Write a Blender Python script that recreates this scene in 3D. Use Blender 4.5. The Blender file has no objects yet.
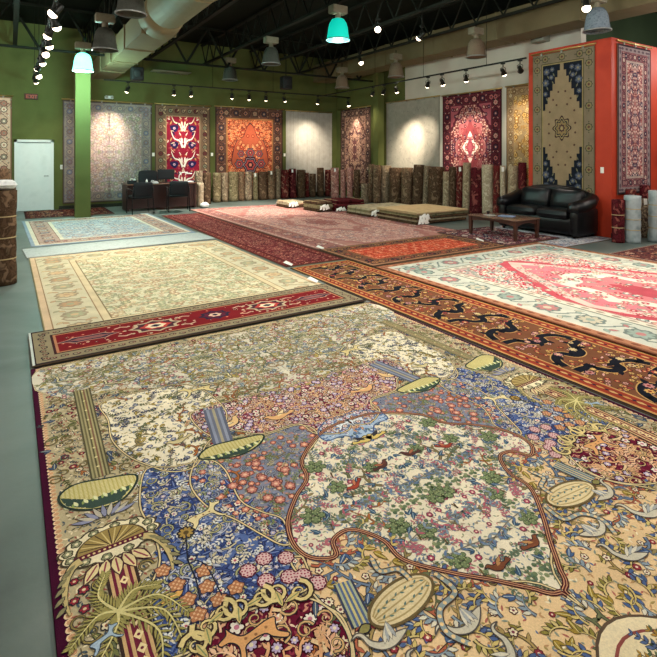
import bpy, math, random
from mathutils import Vector, Matrix
sc = bpy.context.scene
COL = sc.collection
PI = math.pi
R = math.radians

# ------------------------------------------------------------------ camera calibration
YAW, FPX, YH, CX, EYE = .5654, 499.07, 153.55, 327.4, 1.65
cY, sY = math.cos(YAW), math.sin(YAW)

def P(x, y, z=0.0):
    """floor-plan point under pixel (x, y) of the 657 frame at height z"""
    Z = FPX * (EYE - z) / (y - YH)
    X = (x - CX) / FPX * Z
    return (X * cY + Z * sY, -X * sY + Z * cY)

cam_d = bpy.data.cameras.new('camera')
cam = bpy.data.objects.new('camera', cam_d)
COL.objects.link(cam)
cam.location = (0, 0, EYE)
cam.rotation_euler = (PI / 2, 0, -YAW)
cam_d.sensor_width = 36
cam_d.lens = FPX / 657 * 36
cam_d.shift_x = (328.5 - CX) / 657
cam_d.shift_y = -(328.5 - YH) / 657
cam_d.clip_start = .05
cam_d.clip_end = 200
sc.camera = cam

# ------------------------------------------------------------------ colours and materials
def lin(c):
    c = c / 255
    return c / 12.92 if c <= .04045 else ((c + .055) / 1.055) ** 2.4

def H(h):
    return (lin(int(h[0:2], 16)), lin(int(h[2:4], 16)), lin(int(h[4:6], 16)), 1)

MATS = {}

def mat(name, col='808080', rough=.6, metal=0, spec=.3, emit=None, estr=0, alpha=1, trans=0):
    if name in MATS:
        return MATS[name]
    m = bpy.data.materials.new(name)
    m.use_nodes = True
    b = m.node_tree.nodes['Principled BSDF']
    b.inputs['Base Color'].default_value = H(col)
    b.inputs['Roughness'].default_value = rough
    b.inputs['Metallic'].default_value = metal
    b.inputs['Specular IOR Level'].default_value = spec
    if emit:
        b.inputs['Emission Color'].default_value = H(emit)
        b.inputs['Emission Strength'].default_value = estr
    if trans:
        b.inputs['Transmission Weight'].default_value = trans
    b.inputs['Alpha'].default_value = alpha
    MATS[name] = m
    return m

def nodes(m):
    nt = m.node_tree
    return nt, nt.nodes, nt.links, nt.nodes['Principled BSDF']

def mottled(name, cols, scale=4, rough=.7, spec=.2, detail=6, bump=0, bscale=60, stretch=(1, 1, 1), pos=None, dist=0.0):
    """noise-driven colour ramp in object space"""
    if name in MATS:
        return MATS[name]
    m = mat(name, cols[0], rough, 0, spec)
    nt, N, L, b = nodes(m)
    tc = N.new('ShaderNodeTexCoord')
    mp = N.new('ShaderNodeMapping')
    mp.inputs['Scale'].default_value = stretch
    L.new(tc.outputs['Object'], mp.inputs['Vector'])
    n = N.new('ShaderNodeTexNoise')
    n.inputs['Scale'].default_value = scale
    n.inputs['Detail'].default_value = detail
    n.inputs['Distortion'].default_value = dist
    L.new(mp.outputs['Vector'], n.inputs['Vector'])
    r = N.new('ShaderNodeValToRGB')
    e = r.color_ramp.elements
    k = len(cols)
    ps = pos or [.3 + .4 * i / max(1, k - 1) for i in range(k)]
    while len(e) < k:
        e.new(.5)
    for i in range(k):
        e[i].position = ps[i]
        e[i].color = H(cols[i])
    L.new(n.outputs['Fac'], r.inputs['Fac'])
    L.new(r.outputs['Color'], b.inputs['Base Color'])
    if bump:
        n2 = N.new('ShaderNodeTexNoise')
        n2.inputs['Scale'].default_value = bscale
        n2.inputs['Detail'].default_value = 3
        L.new(tc.outputs['Object'], n2.inputs['Vector'])
        bp = N.new('ShaderNodeBump')
        bp.inputs['Strength'].default_value = bump
        bp.inputs['Distance'].default_value = .01
        L.new(n2.outputs['Fac'], bp.inputs['Height'])
        L.new(bp.outputs['Normal'], b.inputs['Normal'])
    return m

def pile_mat(name='rug_pile', weave=170, amt=.22, sheen=.0):
    """wool pile: the knots' dye colours with a slight uneven-dye noise"""
    if name in MATS:
        return MATS[name]
    m = mat(name, '888888', .95, 0, .05)
    nt, N, L, b = nodes(m)
    at = N.new('ShaderNodeAttribute')
    at.attribute_name = 'dye'
    tc = N.new('ShaderNodeTexCoord')
    n = N.new('ShaderNodeTexNoise')
    n.inputs['Scale'].default_value = weave
    n.inputs['Detail'].default_value = 2
    L.new(tc.outputs['Object'], n.inputs['Vector'])
    n2 = N.new('ShaderNodeTexNoise')
    n2.inputs['Scale'].default_value = 5
    n2.inputs['Detail'].default_value = 4
    L.new(tc.outputs['Object'], n2.inputs['Vector'])
    ad = N.new('ShaderNodeMath')
    ad.operation = 'ADD'
    L.new(n.outputs['Fac'], ad.inputs[0])
    L.new(n2.outputs['Fac'], ad.inputs[1])
    mr = N.new('ShaderNodeMapRange')
    mr.inputs['From Min'].default_value = .6
    mr.inputs['From Max'].default_value = 1.4
    mr.inputs['To Min'].default_value = 1 - amt
    mr.inputs['To Max'].default_value = 1 + amt
    L.new(ad.outputs[0], mr.inputs['Value'])
    mx = N.new('ShaderNodeVectorMath')
    mx.operation = 'SCALE'
    L.new(at.outputs['Color'], mx.inputs[0])
    L.new(mr.outputs['Result'], mx.inputs['Scale'])
    L.new(mx.outputs['Vector'], b.inputs['Base Color'])
    bp = N.new('ShaderNodeBump')
    bp.inputs['Strength'].default_value = .35
    bp.inputs['Distance'].default_value = .003
    L.new(n.outputs['Fac'], bp.inputs['Height'])
    L.new(bp.outputs['Normal'], b.inputs['Normal'])
    return m

# ------------------------------------------------------------------ mesh builder
class MB:
    def __init__(s):
        s.v, s.f, s.m, s.cur, s.sm = [], [], [], 0, []
        s.smooth = False

    def _add(s, vs, fs):
        o = len(s.v)
        s.v += [tuple(v) for v in vs]
        for f in fs:
            s.f.append(tuple(i + o for i in f))
            s.m.append(s.cur)
            s.sm.append(s.smooth)

    def box(s, x0, x1, y0, y1, z0, z1):
        v = [(x, y, z) for z in (z0, z1) for y in (y0, y1) for x in (x0, x1)]
        s._add(v, [(0, 2, 3, 1), (4, 5, 7, 6), (0, 1, 5, 4), (2, 6, 7, 3), (0, 4, 6, 2), (1, 3, 7, 5)])

    def rbox(s, c, size, r=.03, n=3, M=None, puff=0):
        """box with rounded edges (puff swells the faces like a cushion)"""
        hx, hy, hz = [d / 2 for d in size]
        r = min(r, hx, hy, hz)
        old, s.smooth = s.smooth, True
        ts = [-1 + 2 * i / (2 * n) for i in range(2 * n + 1)]
        def pt(d):
            d = [math.copysign(abs(q) ** .6, q) if q else 0 for q in d]
            l = math.sqrt(sum(q * q for q in d))
            return d, l
        for ax in range(3):
            for sg in (-1, 1):
                vs, fs = [], []
                m = 2 * n + 2
                # duplicate the middle line so flat faces stay flat
                us = [t for t in ts]
                grid = []
                for i, u in enumerate(us):
                    for j, w in enumerate(us):
                        d = [0, 0, 0]
                        d[ax] = sg
                        d[(ax + 1) % 3] = u
                        d[(ax + 2) % 3] = w
                        l = math.sqrt(sum(q * q for q in d))
                        inner = [hx - r, hy - r, hz - r]
                        # position on the inner box face, pushed out along the rounded direction
                        q = [0, 0, 0]
                        for k in range(3):
                            e = 1 if d[k] > 0 else -1
                            if k == ax:
                                q[k] = e * inner[k]
                            else:
                                t = d[k]
                                q[k] = inner[k] * max(-1, min(1, t * 1.5))
                        nd = [0, 0, 0]
                        for k in range(3):
                            if k == ax:
                                nd[k] = sg
                            else:
                                t = d[k]
                                nd[k] = 0 if abs(t) <= .667 else math.copysign((abs(t) - .667) / .333, t)
                        ln = math.sqrt(sum(a * a for a in nd))
                        pf = 1 + 0
                        bul = puff * (1 - u * u) * (1 - w * w)
                        p = [q[k] + r * nd[k] / ln for k in range(3)]
                        p[ax] += sg * bul
                        pv = Vector(p)
                        if M is not None:
                            pv = M @ pv
                        vs.append((pv.x + c[0], pv.y + c[1], pv.z + c[2]))
                L_ = len(us)
                for i in range(L_ - 1):
                    for j in range(L_ - 1):
                        a = i * L_ + j
                        q = (a, a + L_, a + L_ + 1, a + 1)
                        fs.append(q if sg > 0 else q[::-1])
                s._add(vs, fs)
        s.smooth = old

    def prism(s, pts, axis, a0, a1):
        """extrude a 2D outline along axis ('x','y','z') from a0 to a1"""
        def to(p, a):
            if axis == 'x':
                return (a, p[0], p[1])
            if axis == 'y':
                return (p[0], a, p[1])
            return (p[0], p[1], a)
        n = len(pts)
        v = [to(p, a0) for p in pts] + [to(p, a1) for p in pts]
        fs = [tuple(range(n))[::-1], tuple(range(n, 2 * n))]
        for i in range(n):
            j = (i + 1) % n
            fs.append((i, j, n + j, n + i))
        s._add(v, fs)

    def tube(s, pts, r, n=8, cap=True, flat=1):
        """round bar along a polyline; r may be a list"""
        old, s.smooth = s.smooth, True
        pts = [Vector(p) for p in pts]
        rs = r if isinstance(r, (list, tuple)) else [r] * len(pts)
        up = Vector((0, 0, 1))
        vs, fs = [], []
        prev = None
        for i, p in enumerate(pts):
            t = (pts[min(i + 1, len(pts) - 1)] - pts[max(i - 1, 0)]).normalized()
            if prev is None:
                a = t.orthogonal().normalized() if abs(t.z) > .9 else t.cross(up).normalized()
            else:
                a = (prev - t * prev.dot(t)).normalized()
            prev = a
            b = t.cross(a)
            for k in range(n):
                th = 2 * PI * k / n
                vs.append(p + (a * math.cos(th) + b * math.sin(th) * flat) * rs[i])
        for i in range(len(pts) - 1):
            for k in range(n):
                q = (k + 1) % n
                fs.append((i * n + k, i * n + q, (i + 1) * n + q, (i + 1) * n + k))
        if cap:
            fs.append(tuple(range(n))[::-1])
            fs.append(tuple(range((len(pts) - 1) * n, len(pts) * n)))
        s._add(vs, fs)
        s.smooth = old

    def lathe(s, prof, n=20, c=(0, 0, 0), smooth=True):
        old, s.smooth = s.smooth, smooth
        vs, fs = [], []
        for (r, z) in prof:
            for k in range(n):
                t = 2 * PI * k / n
                vs.append((c[0] + r * math.cos(t), c[1] + r * math.sin(t), c[2] + z))
        for i in range(len(prof) - 1):
            for k in range(n):
                q = (k + 1) % n
                fs.append((i * n + k, i * n + q, (i + 1) * n + q, (i + 1) * n + k))
        s._add(vs, fs)
        s.smooth = old

    def mesh(s, name, mats):
        me = bpy.data.meshes.new(name)
        me.from_pydata(s.v, [], s.f)
        for m in (mats if isinstance(mats, (list, tuple)) else [mats]):
            me.materials.append(m)
        me.polygons.foreach_set('material_index', s.m)
        me.polygons.foreach_set('use_smooth', s.sm)
        me.update()
        return me

    def build(s, name, mats, parent=None, loc=(0, 0, 0), rot=(0, 0, 0)):
        return link(name, s.mesh(name, mats), parent, loc, rot)

def link(name, data, parent=None, loc=(0, 0, 0), rot=(0, 0, 0)):
    o = bpy.data.objects.new(name, data)
    COL.objects.link(o)
    o.location = loc
    o.rotation_euler = rot
    if parent is not None:
        o.parent = parent
    return o

def thing(name, label, cat, loc=(0, 0, 0), rot=(0, 0, 0), group=None):
    o = link(name, None, None, loc, rot)
    return tag(o, label, cat, group)

def tag(o, label, cat, group=None):
    o['label'] = label
    o['category'] = cat
    if group:
        o['group'] = group
    return o

def struct(o):
    o['kind'] = 'structure'
    return o

ORD = ['first', 'second', 'third', 'fourth', 'fifth', 'sixth', 'seventh', 'eighth', 'ninth', 'tenth', 'eleventh', 'twelfth',
       'thirteenth', 'fourteenth', 'fifteenth', 'sixteenth', 'seventeenth', 'eighteenth', 'nineteenth', 'twentieth']

# ------------------------------------------------------------------ woven pattern painter
def sm(pts, closed=True, n=5):
    """Catmull-Rom smoothing of an outline"""
    out = []
    N = len(pts)
    for i in range(N if closed else N - 1):
        if closed:
            p0, p1, p2, p3 = pts[(i - 1) % N], pts[i], pts[(i + 1) % N], pts[(i + 2) % N]
        else:
            p0, p1, p2, p3 = pts[max(i - 1, 0)], pts[i], pts[i + 1], pts[min(i + 2, N - 1)]
        for k in range(n):
            t = k / n
            t2, t3 = t * t, t * t * t
            out.append(tuple(.5 * (2 * p1[d] + (p2[d] - p0[d]) * t + (2 * p0[d] - 5 * p1[d] + 4 * p2[d] - p3[d]) * t2 +
                                   (3 * p1[d] - p0[d] - 3 * p2[d] + p3[d]) * t3) for d in (0, 1)))
    if not closed:
        out.append(tuple(pts[-1]))
    return out

def inside(pt, poly):
    x, y = pt
    r = False
    j = len(poly) - 1
    for i in range(len(poly)):
        xi, yi = poly[i]
        xj, yj = poly[j]
        if (yi > y) != (yj > y) and x < (xj - xi) * (y - yi) / (yj - yi) + xi:
            r = not r
        j = i
    return r

class Pat:
    """a rug: slab plus its woven figures, each figure a hair above the one it overlies"""
    def __init__(s, w, l, th=.011, step=3e-5, mir=''):
        s.w, s.l, s.th, s.step = w, l, th, step
        s.v, s.f, s.c = [], [], []
        s.L = s.k = 0
        s.mir = mir
        s.lim = None

    def raw(s, pts, z, col):
        o = len(s.v)
        s.v += [(p[0], p[1], z) for p in pts]
        s.f.append(tuple(range(o, o + len(pts))))
        s.c.append(H(col) if isinstance(col, str) else col)

    def poly(s, pts, col, dl=0, mir=None):
        hw, hl = s.lim or (s.w / 2 - .002, s.l / 2 - .002)
        s.k = (s.k + 1) % 7
        z = s.th + (s.L + dl + 1 + s.k * .13) * s.step
        m = s.mir if mir is None else mir
        for sx in ((1, -1) if 'x' in m else (1,)):
            for sy in ((1, -1) if 'y' in m else (1,)):
                q = [(max(-hw, min(hw, p[0] * sx)), max(-hl, min(hl, p[1] * sy))) for p in pts]
                if sx * sy < 0:
                    q = q[::-1]
                s.raw(q, z, col)

    def rect(s, x0, x1, y0, y1, col, dl=0, mir=None):
        s.poly([(x0, y0), (x1, y0), (x1, y1), (x0, y1)], col, dl, mir)

    def stroke(s, pts, w, col, dl=0, taper=False, closed=False, mir=None):
        n = len(pts)
        if n < 2:
            return
        A, B = [], []
        for i in range(n):
            if closed:
                a, b = pts[(i - 1) % n], pts[(i + 1) % n]
            else:
                a, b = pts[max(i - 1, 0)], pts[min(i + 1, n - 1)]
            dx, dy = b[0] - a[0], b[1] - a[1]
            l = math.hypot(dx, dy) or 1
            ww = w / 2 * ((1 - .8 * i / (n - 1)) if taper else 1)
            A.append((pts[i][0] - dy / l * ww, pts[i][1] + dx / l * ww))
            B.append((pts[i][0] + dy / l * ww, pts[i][1] - dx / l * ww))
        for i in range(n if closed else n - 1):
            j = (i + 1) % n
            s.poly([B[i], B[j], A[j], A[i]], col, dl, mir)

    def disc(s, x, y, r, col, dl=0, n=10, ry=None, a=0):
        ry = ry or r
        ca, sa = math.cos(a), math.sin(a)
        pts = []
        for k in range(n):
            t = 2 * PI * k / n
            u, v = r * math.cos(t), ry * math.sin(t)
            pts.append((x + u * ca - v * sa, y + u * sa + v * ca))
        s.poly(pts, col, dl)

    def radial(s, x, y, fn, col, dl=0, n=48, rot=0, sx=1, sy=1):
        s.poly([(x + sx * fn(2 * PI * k / n) * math.cos(2 * PI * k / n + rot), y + sy * fn(2 * PI * k / n) * math.sin(2 * PI * k / n + rot)) for k in range(n)], col, dl)

    def frame(s, i0, i1, col, dl=0):
        hw, hl = s.w / 2, s.l / 2
        a, b, c, d = hw - i0, hl - i0, hw - i1, hl - i1
        for q in ([(-a, -b), (a, -b), (c, -d), (-c, -d)], [(a, -b), (a, b), (c, d), (c, -d)],
                  [(a, b), (-a, b), (-c, d), (c, d)], [(-a, b), (-a, -b), (-c, -d), (-c, d)]):
            s.poly(q, col, dl, '')

    # --- motifs
    def leaf(s, x, y, a, l, w, col, out=None, vein=None, dl=0):
        def shp(l, w, o=0):
            ca, sa = math.cos(a), math.sin(a)
            r = []
            for t, k in ((0, 0), (.2, .7), (.45, 1), (.75, .62), (1, 0), (.75, -.62), (.45, -1), (.2, -.7)):
                u, v = -o + t * (l + 2 * o), k * (w / 2 + o)
                r.append((x + u * ca - v * sa, y + u * sa + v * ca))
            return r
        if out:
            s.poly(shp(l, w, .18 * w), out, dl)
            dl += 1
        s.poly(shp(l, w), col, dl)
        if vein:
            ca, sa = math.cos(a), math.sin(a)
            s.stroke([(x + l * .1 * ca, y + l * .1 * sa), (x + l * .85 * ca, y + l * .85 * sa)], w * .16, vein, dl + 1)

    def flower(s, x, y, r, n, pc, cc, out=None, rot=0, dl=0):
        if out:
            s.radial(x, y, lambda t: r * (1.0 + .18 * abs(math.cos(n * t / 2))), out, dl, n * 4, rot)
            dl += 1
        s.radial(x, y, lambda t: r * (.6 + .36 * abs(math.cos(n * t / 2))), pc, dl, n * 4, rot)
        s.disc(x, y, r * .36, cc, dl + 1, 8)

    def pompom(s, x, y, r, c1, c2, out, dl=0):
        s.disc(x, y, r * 1.15, out, dl, 12)
        s.radial(x, y, lambda t: r * (.93 + .1 * math.cos(9 * t)), c1, dl + 1, 27)
        for ring, k in ((.35, 5), (.75, 9)):
            for i in range(k):
                t = 2 * PI * i / k + ring
                s.disc(x + r * ring * math.cos(t), y + r * ring * math.sin(t), r * .14, c2, dl + 2, 5)

    def spray(s, x, y, a, l, n, lc, stem, bend=.6, lw=.4, fl=None, dl=0, sw=None, out=None, lr=None):
        pts = []
        px, py, aa = x, y, a
        for i in range(n + 1):
            pts.append((px, py))
            px += l / n * math.cos(aa)
            py += l / n * math.sin(aa)
            aa += bend / n
        s.stroke(pts, sw or l * .035, stem, dl)
        aa = a
        ll0 = lr or l / n * 1.5
        for i in range(1, n + 1):
            aa += bend / n
            ll = ll0 * (1 - .45 * i / n)
            for sg in (-1, 1):
                s.leaf(pts[i][0], pts[i][1], aa + sg * .85, ll, ll * lw, lc, out, None, dl + 1)
        if fl:
            s.flower(pts[-1][0], pts[-1][1], l * .16, 5, fl[0], fl[1], fl[2], 0, dl + 2)

    def scroll(s, x, y, a, r, col, w, turns=1.3, sg=1, dl=0, out=None):
        pts = []
        n = int(12 * turns)
        for i in range(n + 1):
            t = i / n
            rr = r * (1 - .8 * t)
            th = a + sg * 2 * PI * turns * t
            pts.append((x + rr * math.cos(th), y + rr * math.sin(th)))
        if out:
            s.stroke(pts, w * 1.9, out, dl, True)
        s.stroke(pts, w, col, dl + 1, True)

    def shape(s, x, y, a, k, pts, col, out, fx=1, dl=0, ow=.06):
        """smoothed silhouette placed at (x, y), with a dark outline"""
        ca, sa = math.cos(a), math.sin(a)
        T = lambda q: (x + k * (q[0] * fx * ca - q[1] * sa), y + k * (q[0] * fx * sa + q[1] * ca))
        q = [T(t) for t in sm(pts, True, 4)]
        s.poly(q, col, dl)
        s.stroke(q, k * ow, out, dl + 1, False, True)
        return T

BIRD = [(-1, .25), (-.6, .1), (-.2, .3), (.25, .35), (.5, .62), (.75, .6), (.98, .48), (.72, .42), (.6, .1), (.3, -.2), (-.1, -.25), (-.5, -.15), (-1.1, -.1)]
BEAST = [(-.95, .3), (-.6, .38), (.2, .35), (.5, .65), (.62, .95), (.72, .72), (1.05, .6), (1, .45), (.72, .4), (.55, .1), (.72, -.35), (.95, -.55), (.8, -.62), (.5, -.35), (.3, 0),
         (-.35, -.02), (-.55, -.3), (-.9, -.6), (-1.05, -.5), (-.8, -.2), (-.85, .05)]

def floor_rug(p, name, label, loc, rotz=0, rot=None, side='6b5a48', cat='rug', group=None, m=None):
    """slab with softly rounded rim; the figures follow as faces of the same mesh"""
    hw, hl, t = p.w / 2, p.l / 2, p.th
    e = min(.004, t * .4)
    base = [(-hw, -hl), (hw, -hl), (hw, hl), (-hw, hl)]
    top = [(-hw + e, -hl + e), (hw - e, -hl + e), (hw - e, hl - e), (-hw + e, hl - e)]
    v = [(x, y, 0) for x, y in base] + [(x, y, t - e) for x, y in base] + [(x, y, t) for x, y in top]
    f = [(3, 2, 1, 0), (8, 9, 10, 11)]
    for k in range(4):
        q = (k + 1) % 4
        f += [(k, q, 4 + q, 4 + k), (4 + k, 4 + q, 8 + q, 8 + k)]
    o = len(v)
    V = v + p.v
    F = f + [tuple(i + o for i in q) for q in p.f]
    C = [H(side)] * len(f) + p.c
    me = bpy.data.meshes.new(name)
    me.from_pydata(V, [], F)
    ca = me.color_attributes.new('dye', 'FLOAT_COLOR', 'CORNER')
    flat = []
    for q, c in zip(F, C):
        flat.extend(c * len(q))
    ca.data.foreach_set('color', flat)
    me.materials.append(m or pile_mat())
    me.update()
    ob = link(name, me, None, loc, rot or (0, 0, rotz))
    return tag(ob, label, cat, group)

def band_motifs(p, inset, size, spacing, fn):
    """repeat a motif along the four sides at the given inset from the edge"""
    a, b = p.w / 2 - inset, p.l / 2 - inset
    nx, ny = max(1, round(2 * a / spacing)), max(1, round(2 * b / spacing))
    k = 0
    for i in range(nx):
        x = -a + 2 * a * (i + .5) / nx
        for sg in (1, -1):
            fn(x * sg, -b * sg, 0 if sg > 0 else PI, k)
        k += 1
    for i in range(ny):
        y = -b + 2 * b * (i + .5) / ny
        for sg in (1, -1):
            fn(a * sg, y * sg, PI / 2 if sg > 0 else -PI / 2, k)
        k += 1
    for sx in (1, -1):
        for sy in (1, -1):
            fn(a * sx, b * sy, 0, 0)

def dashes(p, inset, w, spacing, c1, c2):
    L0 = p.L
    p.frame(inset - w / 2, inset + w / 2, c1)
    p.L += 1
    band_motifs(p, inset, w, spacing, lambda x, y, a, k: p.leaf(x - spacing * .35 * math.cos(a), y - spacing * .35 * math.sin(a), a, spacing * .7, w * .6, c2))
    p.L = L0 + 2

def persian(w, l, borders, field, scat, n_scat, medal=(), corners=None, seed=1, th=.011, step=3e-5, msize=1.0, edge='4a2c24', sc_size=.05, mw=None):
    """borders: (width, ground, kind, colours); scat: list of colour triples; medal: (rx, ry, lobes, depth, colour)"""
    p = Pat(w, l, th, step, '')
    rng = random.Random(seed)
    hw, hl = w / 2, l / 2
    p.rect(-hw, hw, -hl, hl, edge)
    p.L += 1
    ins = .012
    for (bw, ground, kind, cs) in borders:
        p.frame(ins, ins + bw, ground)
        L0 = p.L
        p.L += 1
        c = ins + bw / 2
        if kind == 'dash':
            p.L = L0
            dashes(p, c, bw * .9, bw * 1.6, ground, cs[0])
        elif kind == 'flower':
            sp = bw * 1.05
            # running vine
            band_motifs(p, c, bw, sp, lambda x, y, a, k: p.stroke([(x + sp * (t - .5) * math.cos(a) - bw * .28 * math.sin(2 * PI * t) * math.sin(a), y + sp * (t - .5) * math.sin(a) + bw * .28 * math.sin(2 * PI * t) * math.cos(a)) for t in [i / 8 for i in range(9)]], bw * .06, cs[-1]))
            p.L += 1
            def fl(x, y, a, k):
                q = cs[k % (len(cs) - 1)]
                p.flower(x, y, bw * .27, 8, q, cs[(k + 1) % (len(cs) - 1)], cs[-1], a)
                for sg in (1, -1):
                    for s2 in (1, -1):
                        xx, yy = sg * sp * .45, s2 * bw * .3
                        p.leaf(x + xx * math.cos(a) - yy * math.sin(a), y + xx * math.sin(a) + yy * math.cos(a), a + sg * s2 * .7, bw * .2, bw * .1, cs[(k + 1) % (len(cs) - 1)], cs[-1])
            band_motifs(p, c, bw, sp, fl)
            p.L += 4
        elif kind == 'geo':
            sp = bw * .9
            def ge(x, y, a, k):
                q = cs[k % len(cs)]
                r = bw * .36
                p.radial(x, y, lambda t: r, cs[(k + 1) % len(cs)], 0, 8, a)
                p.radial(x, y, lambda t: r * .72, q, 1, 4, a)
                p.radial(x, y, lambda t: r * .36, ground, 2, 4, a)
            band_motifs(p, c, bw, sp, ge)
            p.L += 4
        ins += bw
    fw, fl_ = hw - ins, hl - ins
    p.rect(-fw, fw, -fl_, fl_, field)
    p.L += 1
    p.mir = 'xy'
    p.lim = (fw, fl_)
    # scattered blossoms and sprays, four-fold symmetric
    ar = fw * fl_
    sp = math.sqrt(ar / max(1, n_scat))
    nx, ny = max(1, int(fw / sp)), max(1, int(fl_ / sp))
    for i in range(nx):
        for j in range(ny):
            x = (i + .5 + rng.uniform(-.3, .3)) * fw / nx
            y = (j + .5 + rng.uniform(-.3, .3)) * fl_ / ny
            c = rng.choice(scat)
            r = sc_size * rng.uniform(.7, 1.2)
            p.L += (i + j) % 2
            k = rng.random()
            if k < .45:
                p.flower(x, y, r, rng.choice((5, 6, 8)), c[0], c[1], c[2], rng.random() * 6)
            elif k < .8:
                p.spray(x, y, rng.random() * 6.28, r * 2.4, 3, c[0], c[2], rng.uniform(-1, 1), .5)
            else:
                p.scroll(x, y, rng.random() * 6, r, c[1], r * .3, 1.2, rng.choice((1, -1)))
            p.L -= (i + j) % 2
    p.L += 6
    if corners:
        cw, ch, cols = corners
        for k, cc in enumerate(cols):
            f = 1 - .18 * k
            pts = [(fw, fl_), (fw - cw * f, fl_)]
            m = 5
            for i in range(m):
                a = (i + .5) / m
                pts.append((fw - cw * f * (1 - i / m) * (1 - .12 * (i % 2)), fl_ - ch * f * ((i + .35) / m)))
                pts.append((fw - cw * f * (1 - (i + 1) / m), fl_ - ch * f * ((i + .75) / m)))
            pts.append((fw, fl_ - ch * f))
            p.poly(pts, cc)
            p.L += 1
        for i in range(7):
            x, y = fw - cw * rng.uniform(.05, .55), fl_ - ch * rng.uniform(.05, .4)
            c = rng.choice(scat)
            p.flower(x, y, sc_size * .8, 6, c[0], c[1], c[2])
        p.L += 4
    p.mir = ''
    for (rx, ry, lobes, depth, c) in medal:
        p.radial(0, 0, lambda t: 1 - depth * abs(math.sin(lobes * t / 2)), c, 0, max(24, lobes * 8), 0, rx, ry)
        p.L += 1
    if medal:
        p.mir = 'xy'
        rx, ry = medal[0][0], medal[0][1]
        for i in range(int(26 * max(1, medal[0][0] * medal[0][1] * 2.2))):
            t = rng.uniform(0, PI / 2)
            k = math.sqrt(rng.uniform(.03, .62))
            c = rng.choice(scat)
            p.L += i % 3
            if i % 2:
                p.flower(rx * k * math.cos(t), ry * k * math.sin(t), sc_size * .75, 6, c[0], c[1], c[2])
            else:
                p.spray(rx * k * math.cos(t), ry * k * math.sin(t), rng.random() * 6, sc_size * 2, 3, c[0], c[2])
            p.L -= i % 3
        p.L += 6
        p.mir = ''
    p.lim = None
    return p

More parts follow.
